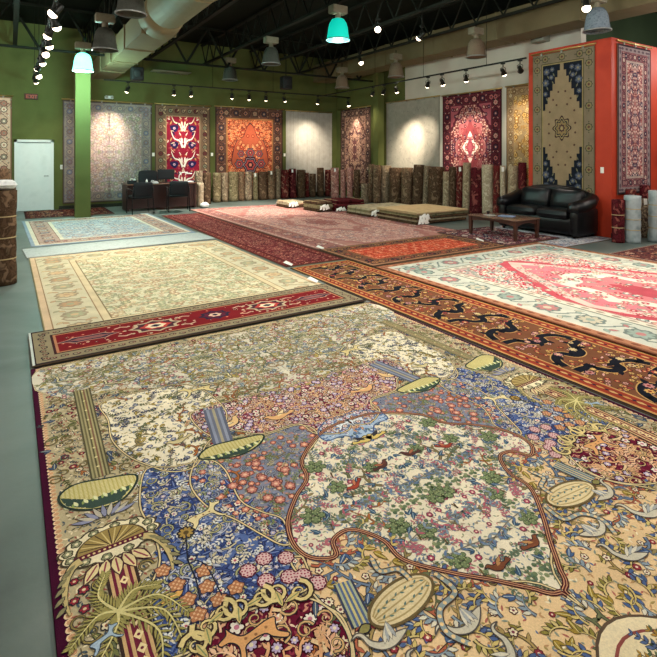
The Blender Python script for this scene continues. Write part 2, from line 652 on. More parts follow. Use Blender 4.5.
# ------------------------------------------------------------------ the big pictorial garden carpet
def garden_carpet():
    w, l = 3.235, 5.3
    cx, cy = 1.745, 4.405 - l / 2
    p = Pat(w, l, .011, 2.2e-5, '')
    hw, hl = w / 2, l / 2
    rng = random.Random(11)
    def W(x, y):
        a, b = P(x, y, .011)
        return (a - cx, b - cy)
    def RG(pts, n=5):
        """outline from frame points; the negative side of the axis is the drawn half"""
        return [(min(q[0], 0), q[1]) for q in sm([W(*t) for t in pts], True, n)]
    def ST(pts, n=5):
        return sm([W(*t) for t in pts], False, n)
    PUR, TAN, DK, CRM = '3d0c28', 'b8ab88', '2a2830', 'e9dfc4'
    BLU, MAR, SAL, PEA = '566ba0', '64182f', 'c98c78', 'e4c596'
    p.rect(-hw, hw, -hl, hl, PUR)
    p.L = 1
    fx, fy = hw - .045, hl - .014
    p.rect(-fx, fx, -fy, fy, TAN)
    # scalloped rim
    n = int(2 * fy / .031)
    p.mir = 'x'
    for i in range(n):
        y = -fy + .031 * (i + .5)
        p.disc(-fx, y, .0155, 'e6c9a0', 1, 8)
        p.disc(-fx + .003, y, .0115, 'c79a72', 2, 8)
    n = int(fx / .031)
    for i in range(n):
        p.disc(-.0155 - .031 * i, fy, .0145, 'cbb388', 1, 8)
        p.disc(-.0155 - .031 * i, fy - .002, .010, '8d7a55', 2, 8)
    p.L = 5
    def rim(reg, w_, c, dl):
        n = len(reg)
        for i in range(n):
            a, b = reg[i], reg[(i + 1) % n]
            if a[0] < -.004 or b[0] < -.004:
                p.stroke([a, b], w_, c, dl)
                if a[0] < -.01:
                    p.disc(a[0], a[1], w_ / 2, c, dl, 6)
    # ---- grounds (left half, mirrored)
    crm_top = RG([(36, 372), (200, 341), (372, 306), (330, 376), (250, 398), (200, 392), (130, 388), (60, 398)])
    olive = RG([(190, 478), (210, 446), (262, 436), (300, 425), (318, 436), (303, 460), (306, 478), (296, 498), (289, 521), (292, 541), (282, 545), (262, 535), (236, 520), (205, 505)])
    blue = RG([(146, 470), (175, 467), (207, 460), (225, 470), (240, 500), (262, 512), (283, 520), (291, 545), (304, 560), (310, 585), (292, 596), (262, 606), (236, 614),
               (214, 612), (204, 640), (190, 652), (160, 665), (128, 700), (120, 690), (150, 620), (150, 590), (160, 560), (152, 530), (140, 505)])
    whit = RG([(100, 405), (122, 396), (150, 390), (182, 384), (208, 393), (226, 412), (222, 428), (206, 445), (196, 466), (172, 472), (150, 466), (128, 456), (112, 440), (108, 420)])
    marT = RG([(190, 415), (215, 405), (252, 395), (290, 386), (330, 372), (352, 424), (318, 434), (298, 424), (262, 434), (232, 430), (210, 436)])
    marB = RG([(190, 655), (206, 640), (216, 617), (240, 612), (264, 606), (292, 597), (318, 602), (340, 620), (352, 650), (345, 690), (320, 730), (260, 780), (140, 760), (150, 690)])
    peach = RG([(290, 560), (314, 558), (330, 560), (336, 538), (357, 530), (384, 541), (404, 560), (452, 573), (492, 582), (560, 592), (760, 720), (900, 860), (640, 1100), (420, 900), (352, 720), (354, 655), (342, 618), (318, 600)])
    cart = RG([(352, 423), (337, 424), (318, 436), (302, 460), (307, 478), (296, 497), (288, 521), (292, 541), (303, 554), (318, 559), (336, 556), (333, 541), (345, 531), (360, 531), (384, 541), (404, 560), (452, 573), (492, 580), (530, 588), (562, 592), (600, 560), (420, 440)])
    pond = RG([(352, 419), (341, 417), (326, 421), (318, 433), (327, 441), (345, 436), (372, 441), (372, 436)])
    for reg, c in ((crm_top, 'dad4be'), (olive, '84889a'), (blue, BLU), (whit, 'ece2c6'), (peach, PEA), (marT, '7c3044'), (marB, MAR)):
        p.poly(reg, c)
        rim(reg, .012, DK, 1)
        rim(reg, .006, 'e8d6a4', 2)
        p.L += 3
    p.poly(cart, CRM)
    rim(cart, .026, '4a2028', 1)
    rim(cart, .009, 'c98a5a', 2)
    p.L += 3
    p.poly(pond, 'a9c0d8')
    rim(pond, .008, '4d5f86', 1)
    p.L += 2
    base = p.L
    HERO = []
    # ---- fillings
    def scat(region, spacing, fns, seed, extra=()):
        r = random.Random(seed)
        xs = [q[0] for q in region]
        ys = [q[1] for q in region]
        x0, x1, y0, y1 = max(min(xs), -fx + .03), min(max(xs), -.012), max(min(ys), -hl + .03), min(max(ys), fy - .02)
        j = 0
        y = y0
        while y < y1:
            x = x0 + (spacing / 2 if j % 2 else 0)
            i = 0
            while x < x1:
                qx, qy = x + r.uniform(-.3, .3) * spacing, y + r.uniform(-.3, .3) * spacing
                if inside((qx, qy), region) and not any(inside((qx, qy), e) for e in extra):
                    p.L = base + 5 * ((i + 2 * j) % 3)
                    r.choice(fns)(qx, qy, r)
                x += spacing
                i += 1
            y += spacing * .86
            j += 1
        p.L = base
    ra = lambda r: r.uniform(0, 2 * PI)
    def sp_(lc, st, k=.075, fl=None, out=None, n=4):
        return lambda x, y, r: p.spray(x - k * .4, y, ra(r), k * r.uniform(.8, 1.3), n, lc, st, r.uniform(-1.2, 1.2), .45, fl, 0, .0035, out)
    def fl_(a, b, o, k=.016):
        return lambda x, y, r: p.flower(x, y, k * r.uniform(.75, 1.25), r.choice((5, 6, 8)), a, b, o, ra(r))
    def scr(c, o, k=.03):
        return lambda x, y, r: p.scroll(x, y, ra(r), k * r.uniform(.8, 1.4), c, .008, 1.3, r.choice((1, -1)), 0, o)
    def lf(c, o, v, k=.06):
        def f(x, y, r):
            a = ra(r)
            p.leaf(x, y, a, k * r.uniform(.8, 1.3), k * .34, c, o, v)
            p.leaf(x, y, a + r.uniform(.5, 1.0), k * .7, k * .25, c, o)
        return f
    def acan(c1, c2, o, k=.075):
        """curling acanthus leaf: a rib with lobes on one side"""
        def f(x, y, r):
            a, sg = ra(r), r.choice((1, -1))
            pts, aa, px, py = [], a, x, y
            for i in range(7):
                pts.append((px, py))
                px += k / 6 * math.cos(aa)
                py += k / 6 * math.sin(aa)
                aa += sg * .28
            p.stroke(pts, .018, o, 0, True)
            for i in range(1, 6):
                p.leaf(pts[i][0], pts[i][1], a + sg * (.28 * i - 1.1), k * .34, k * .15, c1 if i % 2 else c2, o, None, 0)
            p.stroke(pts, .009, c2, 2, True)
        return f
    tiny = lambda cs, k=.022: (lambda x, y, r: (lambda a: (p.leaf(x, y, a, k * r.uniform(.8, 1.4), k * .42, r.choice(cs)), p.leaf(x, y, a + r.uniform(1.2, 2.4), k * r.uniform(.6, 1), k * .36, r.choice(cs))))(ra(r)))
    def vines(region, n, cs, seed, out, k=.011, ln=9):
        """long wandering stems with side curls"""
        r = random.Random(seed)
        xs = [q[0] for q in region]
        ys = [q[1] for q in region]
        done = tries = 0
        while done < n and tries < n * 12:
            tries += 1
            x, y = r.uniform(max(min(xs), -fx), min(max(xs), 0)), r.uniform(max(min(ys), -1.4), max(ys))
            if not inside((x, y), region):
                continue
            a, b, q = ra(r), r.uniform(-.6, .6), []
            for i in range(ln):
                q.append((x, y))
                x += .03 * math.cos(a)
                y += .03 * math.sin(a)
                a += b
                if i % 4 == 3:
                    b = -b * r.uniform(.7, 1.4)
                if not inside((x, y), region) or x > -.012:
                    break
            if len(q) < 4:
                continue
            done += 1
            q = sm(q, False, 3)
            p.L = base + 3 * (done % 4)
            c = r.choice(cs)
            p.stroke(q, k * 1.8, out, 0, True)
            p.stroke(q, k, c, 1, True)
            for i in range(3, len(q) - 1, 4):
                t = math.atan2(q[i][1] - q[i - 1][1], q[i][0] - q[i - 1][0])
                p.leaf(q[i][0], q[i][1], t + (.9 if i % 8 < 4 else -.9), .034, .013, c, out, None, 0)
        p.L = base
    whole = [(-fx, -fy), (0, -fy), (0, fy), (-fx, fy)]
    others = [crm_top, olive, blue, whit, marT, marB, peach, cart, pond]
    # hero shapes' keep-out zones
    colm1 = [W(*q) for q in ((72, 388), (90, 386), (110, 474), (90, 480))]
    colm2 = [W(*q) for q in ((101, 560), (133, 556), (150, 640), (170, 720), (130, 740), (112, 640))]
    vase1 = [W(*q) for q in ((52, 490), (75, 480), (145, 470), (142, 492), (165, 520), (160, 550), (130, 575), (80, 575), (58, 555), (60, 515))]
    HERO = [colm1, colm2, vase1]
    # fine underlay of leaflets, then wandering stems, then the blossoms
    scat(whole, .03, [tiny(('5b5a44', '8a7c54', '9c5a4c', '4a5660', 'e4d8b4'))], 101, others)
    scat(crm_top, .036, [tiny(('9a9a80', 'b09a7c', '8a949a', 'c09088', '84886c', 'efe8d0'))], 102, [whit])
    scat(blue, .027, [tiny(('cfd4d8', '2f3e70', '8f9fc4', 'd8cfb0', '232c50'))], 103)
    scat(olive, .028, [tiny(('c08a78', '4f5a78', 'c4bca0', '7f8cae', '6b6e5c'))], 104, [cart])
    scat(whit, .042, [tiny(('5a6478', '8a8060', '6f7a64', 'a8985c'))], 105)
    scat(marT, .026, [tiny(('c98f80', '3d0c1c', 'e4cdb0', '9c4a5c', 'b8a0c0'))], 106)
    scat(marT, .036, [fl_('e6dac8', 'b0506a', '4a1424', .014), fl_('d8c8d8', 'a86078', '4a1424', .012)], 116)
    scat(marB, .030, [tiny(('c98f78', '3d0c1c', 'e4cdb0', '8c3448'))], 107)
    scat(peach, .042, [tiny(('6a7a98', 'a08c58', 'b0685c', 'f0e2c0', '8a9484', 'c09468'))], 108, [cart, marB])
    scat(cart, .034, [tiny(('7f90a0', '8d9a78', 'c08488', '9a8a70', '6f8490'), .02)], 109, [pond])
    p.L = base = base + 14
    vines(whole, 90, ('8a7c54', '6a7050', 'a8683c'), 201, '3a3630')
    vines(crm_top, 90, ('a89c70', '7c8a8c', 'b07c64', '8f9468'), 202, '4a463c')
    vines(blue, 60, ('b8bccb', 'c9c09a', '3a4a80'), 203, '262c48', .008)
    vines(peach, 34, ('a8905c', '6a7c94', 'b0644c'), 204, '3f3428')
    vines(marB, 24, ('dca87c', 'e2c498'), 206, '2f0a16', .016)
    vines(marT, 30, ('dca87c', 'd8b8a8'), 207, '2f0a16', .010)
    p.L = base = base + 14
    scat(whole, .058, [sp_('3d4a52', '5b4f3a', .06), sp_('5c6238', '4a4228', .06), fl_('8c2f3c', 'd8c49a', DK), fl_('ded2b0', '8a443c', DK), scr('8a7a48', DK), lf('6f7348', DK, 'b8a874'), lf('46566e', DK, 'b9b9a0')], 3, others + HERO)
    scat(crm_top, .056, [scr('8f8a5c', '46423a', .034), sp_('75805a', '5a5a40', .06), fl_('c08488', 'e8dfc6', '5d4a44', .016), lf('7f8f97', '3d4448', 'd0ceba', .055), lf('b0a05c', '4b432c', None, .05), scr('b89868', '5a4a38', .036), fl_('8794ae', 'e8dfc0', '444455'), acan('9aa08c', 'cbbf94', '45443c', .085)], 4, HERO + [whit])
    scat(blue, .052, [sp_('dfe2dd', '2d3350', .07, None, None, 4), sp_('d8d2bc', '2b3048', .06, None, '2b3048', 3), fl_('e6ddc8', 'b05668', '2a2e4a', .015), fl_('aeaacb', 'e6d6a8', '2a2e4a', .013), lf('3a4c86', '1f2844', '93a6cc', .05), scr('a8a878', '2b3048', .025)], 5, HERO)
    scat(olive, .050, [fl_('d08a74', 'e8c09c', '6b3a34', .019), fl_('c47c6c', 'dfae90', '6b3a34', .016), sp_('7c8a5c', '4a4a30', .06), sp_('b9ac84', '55492f', .05), scr('8f97a8', '3f4250', .024)], 6, [cart])
    scat(whit, .062, [sp_('3c4660', '6a5a44', .085, None, None, 5), sp_('55603e', '6a5a44', .07, None, None, 4), lf('a08a44', '5b4a20', 'd8c888', .04), fl_('8a93a8', 'e0d4b8', '3c3c48', .013)], 7)
    scat(marT, .048, [fl_('e6dac8', 'b0506a', '3a0e1c', .020), fl_('c0aed0', 'e6d8b8', '3a0e1c', .019), acan('d8a078', 'e6c298', '3a1018', .08), scr('dcb890', '3a0e1c', .028), fl_('c88490', 'e8dcc4', '3a0e1c', .016)], 8)
    scat(marB, .058, [acan('d8a684', 'e6c09c', '3a0e1c', .10), fl_('e8dfd0', 'c0788c', '3a0e1c', .022), sp_('d2a67c', 'd8b08a', .07), scr('cda874', '2c3a34', .03), fl_('b8a8c6', 'e6d8b4', '3a0e1c', .018)], 9)
    scat(peach, .068, [acan('50648e', 'cdb874', '3a3038', .095), acan('8a8040', 'ccba7c', '3a3028', .095), fl_('943a44', 'e8d6bc', '5b2a2c', .013), fl_('e6dabc', '7a3a4c', '4b2a2c', .015), lf('4a6288', '2d3040', 'b8c0c2', .055), lf('9c843c', '4a3c1c', 'd8cc8c', .055), acan('d8d2bc', '8a9aa4', '4a4248', .10)], 10, [cart, marB])
    shrub = lambda x, y, r: [p.disc(x + .022 * math.cos(k * 1.05) * (k % 2 + .5), y + .022 * math.sin(k * 1.05) * (k % 2 + .5), .011, ('6e7d5c', '55684e', '87906a')[k % 3], k % 2, 7) for k in range(7)]
    scat(cart, .056, [shrub, sp_('6f8296', '7a6a54', .085, None, None, 5), sp_('b46a74', '5f6e78', .075, None, None, 4), sp_('5f7460', '6a5a44', .08, None, None, 5), lf('3d5a74', '2c3440', 'a9bcc4', .045), fl_('b0506a', 'e8d8bc', '5b3038', .012)], 12, [pond])
    scat(pond, .03, [lf('5f7fae', '3d5078', None, .03), lf('d0dae2', '5f7fae', None, .03)], 13)
    # ---- borders of the grounds woven over the blossoms
    p.L = base + 20
    for reg in (olive, blue, whit, peach, marT, marB):
        rim(reg, .014, DK, 0)
        rim(reg, .007, 'dcc998', 1)
    rim(cart, .024, '4a2026', 2)
    rim(cart, .013, 'c99a74', 3)
    rim(cart, .006, '5a2a2c', 4)
    rim(pond, .008, '4d5f86', 5)
    # ---- figures
    p.L = base + 27
    def tree_shrub(x, y, k):
        for i, (dx, dy, r) in enumerate(((0, 0, 1), (-.9, .35, .8), (.9, .3, .8), (-.45, 1.0, .85), (.5, 1.0, .8), (0, 1.7, .7), (-1.0, 1.3, .6), (1.05, 1.25, .6))):
            a, b = W(x, y)
            a += dx * k
            b += dy * k
            p.disc(a, b, k * .62 * r, '39442f', 0, 12)
            p.radial(a, b, lambda t: k * .55 * r * (.9 + .12 * math.cos(7 * t)), '76855f', 1, 28)
            for q in range(7):
                t = q * 2.4
                p.disc(a + k * .36 * r * math.cos(t), b + k * .36 * r * math.sin(t), k * .1 * r, 'a5ac7c' if q % 2 else '4f6046', 2, 6)
        p.stroke([(a, b - k * 2.6), (a - .01, b - k * 3.6)], k * .2, '5f4a34', 0)
    for x, y, k in ((316, 520, .040), (318, 470, .040), (340, 490, .034), (440, 500, .036), (402, 530, .038), (430, 535, .034), (465, 565, .032), (375, 470, .034)):
        tree_shrub(x, y, k)
    p.L += 4
    # long leafy boughs on the cream cartouche
    for pts, c in (([(330, 530), (350, 510), (375, 498), (400, 490)], 'b8606c'), ([(400, 552), (425, 528), (455, 515), (490, 505)], 'b8606c'), ([(395, 500), (420, 478), (450, 462), (470, 455)], '5f7899'),
                   ([(440, 560), (470, 545), (505, 535)], '5f7899'), ([(345, 460), (370, 448), (395, 446)], '6c7a58')):
        q = ST(pts, 4)
        p.stroke(q, .005, '7a7668', 1)
        for i in range(1, len(q)):
            a = math.atan2(q[i][1] - q[i - 1][1], q[i][0] - q[i - 1][0])
            for sg in (1, -1):
                p.leaf(q[i][0], q[i][1], a + sg * .8, .034, .011, c if i % 2 else '8297a6', '6a707c')
    p.L += 3
    # birds and beasts
    def bird(x, y, a, k, c, fx_=1, wing='c9a860'):
        X, Y = W(x, y)
        p.shape(X, Y, a, k, BIRD, c, DK, fx_, 0)
        ca, sa = math.cos(a), math.sin(a)
        p.leaf(X + k * .1 * ca * fx_, Y + k * .1, a + (2.6 if fx_ > 0 else .5), k * .9, k * .3, wing, DK)
    def beast(x, y, a, k, c, fx_=1):
        X, Y = W(x, y)
        p.shape(X, Y, a, k, BEAST, c, DK, fx_, 0, .05)
        for dx, dy in ((-.5, .2), (-.1, .15), (.25, .2)):
            p.disc(X + k * dx * fx_, Y + k * dy, k * .06, '9a6a48', 2, 6)
    bird(383, 466, .1, .06, '5a3a34', 1, 'a86a4c')
    bird(356, 486, .6, .055, '9c4434', -1, 'c87a5a')
    bird(500, 567, .1, .06, '7a4a34', -1, 'b98a5a')
    bird(176, 596, .1, .05, 'd9a75c', 1, 'e8cf8c')
    bird(180, 441, .4, .075, 'cdbf90', -1, 'a39a62')
    bird(280, 417, .2, .1, 'e3b27c', -1, 'f0d8a8')
    bird(232, 424, .3, .1, 'e8c48c', 1, 'f0dcb0')
    beast(206, 516, .12, .085, 'e6d8a4', 1)
    beast(197, 391, .0, .11, 'dccb92', -1)
    beast(345, 425, .0, .06, 'dfe6ea', 1)
    bird(375, 437, .1, .075, 'd8c070', -1, '3a3a40')
    beast(255, 640, .1, .1, 'd9a36c', -1)
    p.L += 4
    # orange chequered clusters
    for x, y in ((163, 571), (177, 585), (204, 571), (207, 587), (198, 615), (219, 600), (188, 600), (236, 588)):
        X, Y = W(x, y)
        p.radial(X, Y, lambda t: .036 * (.9 + .14 * math.cos(5 * t)), '3a3448', 0, 30)
        p.radial(X, Y, lambda t: .031 * (.9 + .14 * math.cos(5 * t)), 'b47a54', 1, 30)
        for i in range(-2, 3):
            for j in range(-2, 3):
                if (i + j) % 2 == 0 and i * i + j * j < 6:
                    p.rect(X + i * .0105 - .004, X + i * .0105 + .004, Y + j * .0105 - .004, Y + j * .0105 + .004, 'dcb48c', 2)
    p.stroke(ST([(186, 535), (188, 560), (196, 580), (200, 600)]), .006, '2a2e3e', 2)
    p.stroke(ST([(186, 540), (176, 560), (168, 568)]), .005, '2a2e3e', 2)
    p.stroke(ST([(188, 560), (205, 565), (222, 596)]), .005, '2a2e3e', 2)
    p.flower(*W(186, 533), .034, 9, 'a88a4a', '5b4a2c', DK)
    # rosy pompoms
    for x, y in ((264, 559), (286, 558), (266, 581), (289, 577), (303, 576), (279, 597), (248, 571), (318, 583)):
        p.pompom(*W(x, y), .031, 'd8b8b4', '983f56', '5e2436')
    for x, y in ((252, 490), (262, 478), (276, 484), (285, 470), (268, 498), (280, 500), (245, 475), (256, 464), (290, 486), (233, 486)):
        X, Y = W(x, y)
        p.flower(X, Y, .025, 7, 'c88676', 'e2bca0', '7a4844', x)
    p.L += 4
    # long striped column beside the rim, its basket, fan and collar
    def quad_strip(a0, a1, b0, b1, cols):
        """stripes between the two side lines a0-a1 and b0-b1"""
        A0, A1, B0, B1 = W(*a0), W(*a1), W(*b0), W(*b1)
        n = len(cols)
        f = lambda s, t, u: tuple(s[d] + (t[d] - s[d]) * u for d in (0, 1))
        for i, c in enumerate(cols):
            p.poly([f(A0, B0, i / n), f(A0, B0, (i + 1) / n), f(A1, B1, (i + 1) / n), f(A1, B1, i / n)], c)
    quad_strip((73, 392), (91, 480), (90, 388), (111, 474), ['55503c', '97906a', '6b6548', 'a39a72', '5a543c', 'a39a6c', '7b5a48', 'a39a72', '5a543c', '97906a', '55503c'])
    quad_strip((203, 411), (214, 447), (222, 407), (233, 440), ['5c6274', '8a92a4', '6a6f80', 'a39c82', '6a6f80', '8a92a4', '5c6274'])
    quad_strip((102, 562), (122, 660), (134, 556), (160, 650), ['3a2c28', 'c9a878', '6a2438', 'c9a878', '6a2438', '6a2438', 'c9a878', '6a2438', 'c9a878', '3a2c28'])
    quad_strip((122, 660), (150, 760), (160, 650), (200, 745), ['3a2c28', 'c9a878', '6a2438', 'c9a878', '6a2438', '6a2438', 'c9a878', '6a2438', 'c9a878', '3a2c28'])
    p.L += 1
    for i in range(14):
        t = (i + .5) / 14
        a = W(119 + 50 * t, 560 + 190 * t)
        p.poly([(a[0] - .017, a[1]), (a[0], a[1] - .022), (a[0] + .017, a[1]), (a[0], a[1] + .022)], 'e6d2a0', 0)
        p.disc(a[0], a[1], .006, '6a2438', 1, 6)
    for i in range(9):
        t = i / 9
        a = W(82 + 18 * t, 392 + 84 * t)
        p.disc(a[0], a[1], .008, 'd8cc98', 0, 6)
    p.L += 3
    def basket(pts, mid, k=1.0):
        q = sm([W(*t) for t in pts], True, 4)
        p.poly(q, 'b8ad68', 0)
        p.stroke(q, .012, '2c3a34', 3, False, True)
        xs = [t[0] for t in q]
        ys = [t[1] for t in q]
        low = [W(*t) for t in mid]
        p.poly(low, '3a4c44', 1)
        x = min(xs)
        i = 0
        while x < max(xs):
            y = min(ys)
            while y < max(ys):
                if inside((x, y), q) and not inside((x, y), low):
                    p.rect(x - .006, x + .006, y - .003, y + .003, 'd8cf9c', 2)
                y += .011
            x += .019
            i += 1
        x = min(xs) + .03
        while x < max(xs) - .02:
            yb = sum(t[1] for t in low) / len(low)
            p.leaf(x, yb - .012, PI / 2 + .3, .045, .018, 'dfe0b0', None, None, 2)
            p.leaf(x + .02, yb - .012, PI / 2 - .3, .038, .015, '8fa05c', None, None, 2)
            x += .042
    basket([(59, 497), (75, 485), (104, 479), (135, 475), (134, 487), (119, 502), (92, 510), (66, 508)], [(60, 499), (90, 500), (134, 484), (120, 501), (92, 509), (66, 507)])
    basket([(199, 459), (208, 448), (232, 441), (262, 435), (260, 444), (244, 454), (222, 459)], [(200, 459), (226, 453), (261, 440), (246, 453), (222, 459)])
    p.L += 5
    # grey curved plumes between basket and fan
    for i in range(9):
        t = (i - 4) / 4
        X, Y = W(106, 520)
        p.leaf(X + t * .05, Y + .02, PI / 2 + PI - t * 1.25 + PI, .09, .022, ('8d90a8', 'b9b3a0')[i % 2], DK)
    p.L += 3
    X, Y = W(111, 541)
    # white scalloped collar
    p.radial(X, Y, lambda t: .9 + .1 * abs(math.sin(6 * t)), '4b4234', 0, 96, .1, .205, .115)
    p.radial(X, Y, lambda t: .9 + .1 * abs(math.sin(6 * t)), 'eadfba', 1, 96, .1, .195, .106)
    for i in range(12):
        t = 2 * PI * i / 12 + .35
        p.flower(X + .165 * math.cos(t), Y + .085 * math.sin(t), .02, 5, '8d8f70', 'e8dcb4', '4a4634', t, 2)
    p.L += 5
    dome = [(X + .14 * math.cos(t) , Y - .03 + .11 * math.sin(t)) for t in [PI * i / 16 for i in range(17)]]
    p.poly(dome, '4a3a2c')
    p.poly([(X + .13 * math.cos(t), Y - .024 + .1 * math.sin(t)) for t in [PI * i / 16 for i in range(17)]], '9b8650', 1)
    for i in range(1, 14):
        t = PI * i / 14
        p.stroke([(X + .02 * math.cos(t), Y - .02), (X + .125 * math.cos(t), Y - .024 + .095 * math.sin(t))], .005, '4a3a2c' if i % 2 else 'd0bc80', 2)
    p.rect(X - .145, X + .145, Y - .05, Y - .024, '5c2034', 3)
    for i in range(14):
        p.disc(X - .13 + .02 * i, Y - .037, .006, 'e0c890', 4, 6)
    p.L += 5
    # petals hanging under the fan
    for t in (-.9, -.45, 0, .45, .9):
        p.leaf(X + t * .07, Y - .1, -PI / 2 + t * .7, .1, .042, 'dccb98', '4a2a30', '8a3a4c')
    p.L += 3
    # curved acanthus either side
    for sg in (-1, 1):
        q = [(X + sg * (.12 + .07 * math.sin(t)), Y - .05 - .16 * (1 - math.cos(t))) for t in [i * .3 for i in range(8)]]
        p.stroke(q, .05, '3a3830', 0, True)
        p.stroke(q, .038, 'c4b27c', 1, True)
        for i in range(1, 7):
            p.leaf(q[i][0], q[i][1], -PI / 2 + sg * .8, .05, .018, '8a8460', DK, None, 1)
    p.L += 4
    # palm fronds at the foot
    root = (118, 612)
    for tip, c in (((70, 650), 'c7ba6a'), ((84, 690), 'b5aa60'), ((158, 585), 'd2c67c'), ((188, 612), 'c2b768'), ((186, 648), 'b5aa60'), ((160, 690), 'c7ba6a'), ((105, 575), 'd2c67c')):
        a, b = W(*root), W(*tip)
        mx, my = (a[0] + b[0]) / 2 - (b[1] - a[1]) * .22, (a[1] + b[1]) / 2 + abs(b[0] - a[0]) * .3
        q = sm([a, (mx, my), b], False, 8)
        p.stroke(q, .02, '3f3a22', 0, True)
        p.stroke(q, .011, 'd2c88c', 3, True)
        for i in range(1, len(q)):
            t = math.atan2(q[i][1] - q[i - 1][1], q[i][0] - q[i - 1][0])
            for sg in (1, -1):
                p.leaf(q[i][0], q[i][1], t + sg * .75, .052 * (1.15 - .04 * i), .0085, '9a9258', '3f3a22', None, 0)
    p.L += 5
    X, Y = W(106, 640)
    p.shape(X, Y, .3, .05, BEAST, '9fb4c4', '3d4a58', 1, 0, .06)
    p.L += 2
    # ring scrolls in the upper corner
    for x, y, k, c in ((80, 375, .12, '7f8460'), (122, 379, .09, '7d8a94'), (250, 350, .1, '8f9a84'), (300, 336, .1, '7f8460'), (190, 362, .09, 'a08e58'), (330, 350, .1, '6f8088')):
        X, Y = W(x, y)
        q = [(X + k * math.cos(t) * (1.3 + .12 * math.cos(5 * t)), Y + k * .62 * math.sin(t) * (1 + .12 * math.cos(7 * t))) for t in [2 * PI * i / 40 for i in range(40)]]
        p.stroke(q, .022, '3a3c38', 0, False, True)
        p.stroke(q, .011, 'd8d0a4', 1, False, True)
        p.spray(X - k * .6, Y - .02, .2, k * 1.1, 5, c, '4a4a38', .4, .45, None, 1, .006)
    p.L += 4
    # curling golden scrolls along the maroon edge
    for x, y, a, sg in ((206, 628, 2.4, 1), (224, 612, 1.2, -1), (238, 607, 2.2, 1), (262, 598, 1.0, -1), (276, 592, 2.4, 1), (300, 592, 1.1, -1), (196, 645, 2.8, -1)):
        X, Y = W(x, y)
        p.scroll(X, Y, a, .05, 'dcc98c', .018, 1.25, sg, 0, '3a2c28')
        p.leaf(X, Y, a + 2.2, .07, .026, 'cdb878', '3a2c28', '7a8a60')
    p.L += 5
    # the striped ribbon and the two big melon pods on the peach ground
    quad_strip((333, 586), (352, 630), (352, 580), (374, 622), ['39405a', 'a9b090', '56688e', 'c9bf80', '56688e', 'c9bf80', '56688e', 'a9b090', '39405a'])
    p.L += 2
    for x, y, a, k in ((402, 600, .1, .95),):
        X, Y = W(x, y)
        n = 28
        ol = [(X + .16 * k * math.cos(t) * math.cos(a) - .075 * k * math.sin(t) * math.sin(a), Y + .16 * k * math.cos(t) * math.sin(a) + .075 * k * math.sin(t) * math.cos(a)) for t in [2 * PI * i / n for i in range(n)]]
        p.poly(ol, 'dccba0')
        p.stroke(ol, .012, '6a5a3c', 1, False, True)
        for v in (-.72, -.36, 0, .36, .72):
            q = []
            for i in range(12):
                u = -1 + 2 * i / 11
                uu, vv = .14 * k * u, .07 * k * v * math.sqrt(max(0, 1 - u * u * .92))
                q.append((X + uu * math.cos(a) - vv * math.sin(a), Y + uu * math.sin(a) + vv * math.cos(a)))
            p.stroke(q, .006, 'b09a68', 1)
            if v in (-.36, .36):
                for i in range(1, 11):
                    p.leaf(q[i][0], q[i][1], a + (.5 if i % 2 else -.5), .02, .008, '5a7470', None, None, 2)
        p.leaf(X - .17 * k * math.cos(a), Y - .17 * k * math.sin(a), a + PI, .05, .03, '8a8450', DK)
        p.L += 1
    p.L += 4
    # cranes: long necked grey birds
    CR = [(-1.2, -.2), (-.5, .1), (0, .15), (.3, .5), (.35, .95), (.6, 1.15), (.95, 1.05), (.62, 1.02), (.52, .8), (.55, .4), (.3, -.05), (-.1, -.3), (-.6, -.35)]
    for x, y, a, k, f in ((468, 628, .5, .085, -1), (510, 655, .2, .08, 1), (385, 645, .2, .08, -1), (420, 690, .1, .09, 1)):
        X, Y = W(x, y)
        p.shape(X, Y, a, k, CR, 'cbc5b0', '5a5450', f, 0, .06)
        for i in range(4):
            p.leaf(X - f * k * .2 * i, Y, a + (2.4 if f > 0 else .7) + .2 * i, k * .8, k * .17, ('ddd6c0', 'a8acac')[i % 2], '5a5450', None, 2)
    p.L += 6
    # serpentine band across the peach ground
    for pts in ([(436, 575), (455, 592), (440, 610), (446, 632), (470, 645)], [(372, 560), (380, 572), (398, 570), (410, 580)]):
        q = ST(pts, 6)
        p.stroke(q, .028, '4a3a30', 0)
        p.stroke(q, .019, '8e9c9c', 1)
        for i in range(0, len(q), 2):
            p.disc(q[i][0], q[i][1], .008, 'e8c890', 2, 6)
    p.L += 4
    # inner octagon medallion (mostly outside the view)
    p.mir = ''
    X, Y = 0, W(562, 592)[1] - .66
    for k, c in ((.46, '5a4a3c'), (.45, 'e6d6b0'), (.405, '8a4a44'), (.395, 'e4d4ac')):
        p.radial(X, Y, lambda t: k * (1 + .1 * abs(math.cos(4 * t))), c, 0, 64)
        p.L += 1
    r2 = random.Random(40)
    for i in range(130):
        t, k = r2.uniform(0, 6.28), .36 * math.sqrt(r2.uniform(0, 1))
        p.L = p.L + (i % 3)
        p.spray(X + k * math.cos(t), Y + k * math.sin(t), t, .09, 4, r2.choice(('56688e', 'a8843c', '7a3a44', '5a6a4c')), '5b4a38', .6, .45, None, 0, .004, DK)
        p.L = p.L - (i % 3)
    p.L += 3
    p.lim = None
    return floor_rug(p, 'garden_carpet', 'large cream, blue and maroon pictorial carpet with vases and animals filling the foreground', (cx, cy, 0), 0, side='3a0c26')

garden_carpet()

# ------------------------------------------------------------------ the other floor rugs
def put(p, name, label, x, y, z=0, rz=0, **k):
    return floor_rug(p, name, label, (x, y, z), R(rz), **k)

def white_edge(p, xs):
    """pale selvage / fringe strips at the short ends"""
    for a, b in xs:
        p.rect(a, b, -p.l / 2, p.l / 2, 'd9d6c4')

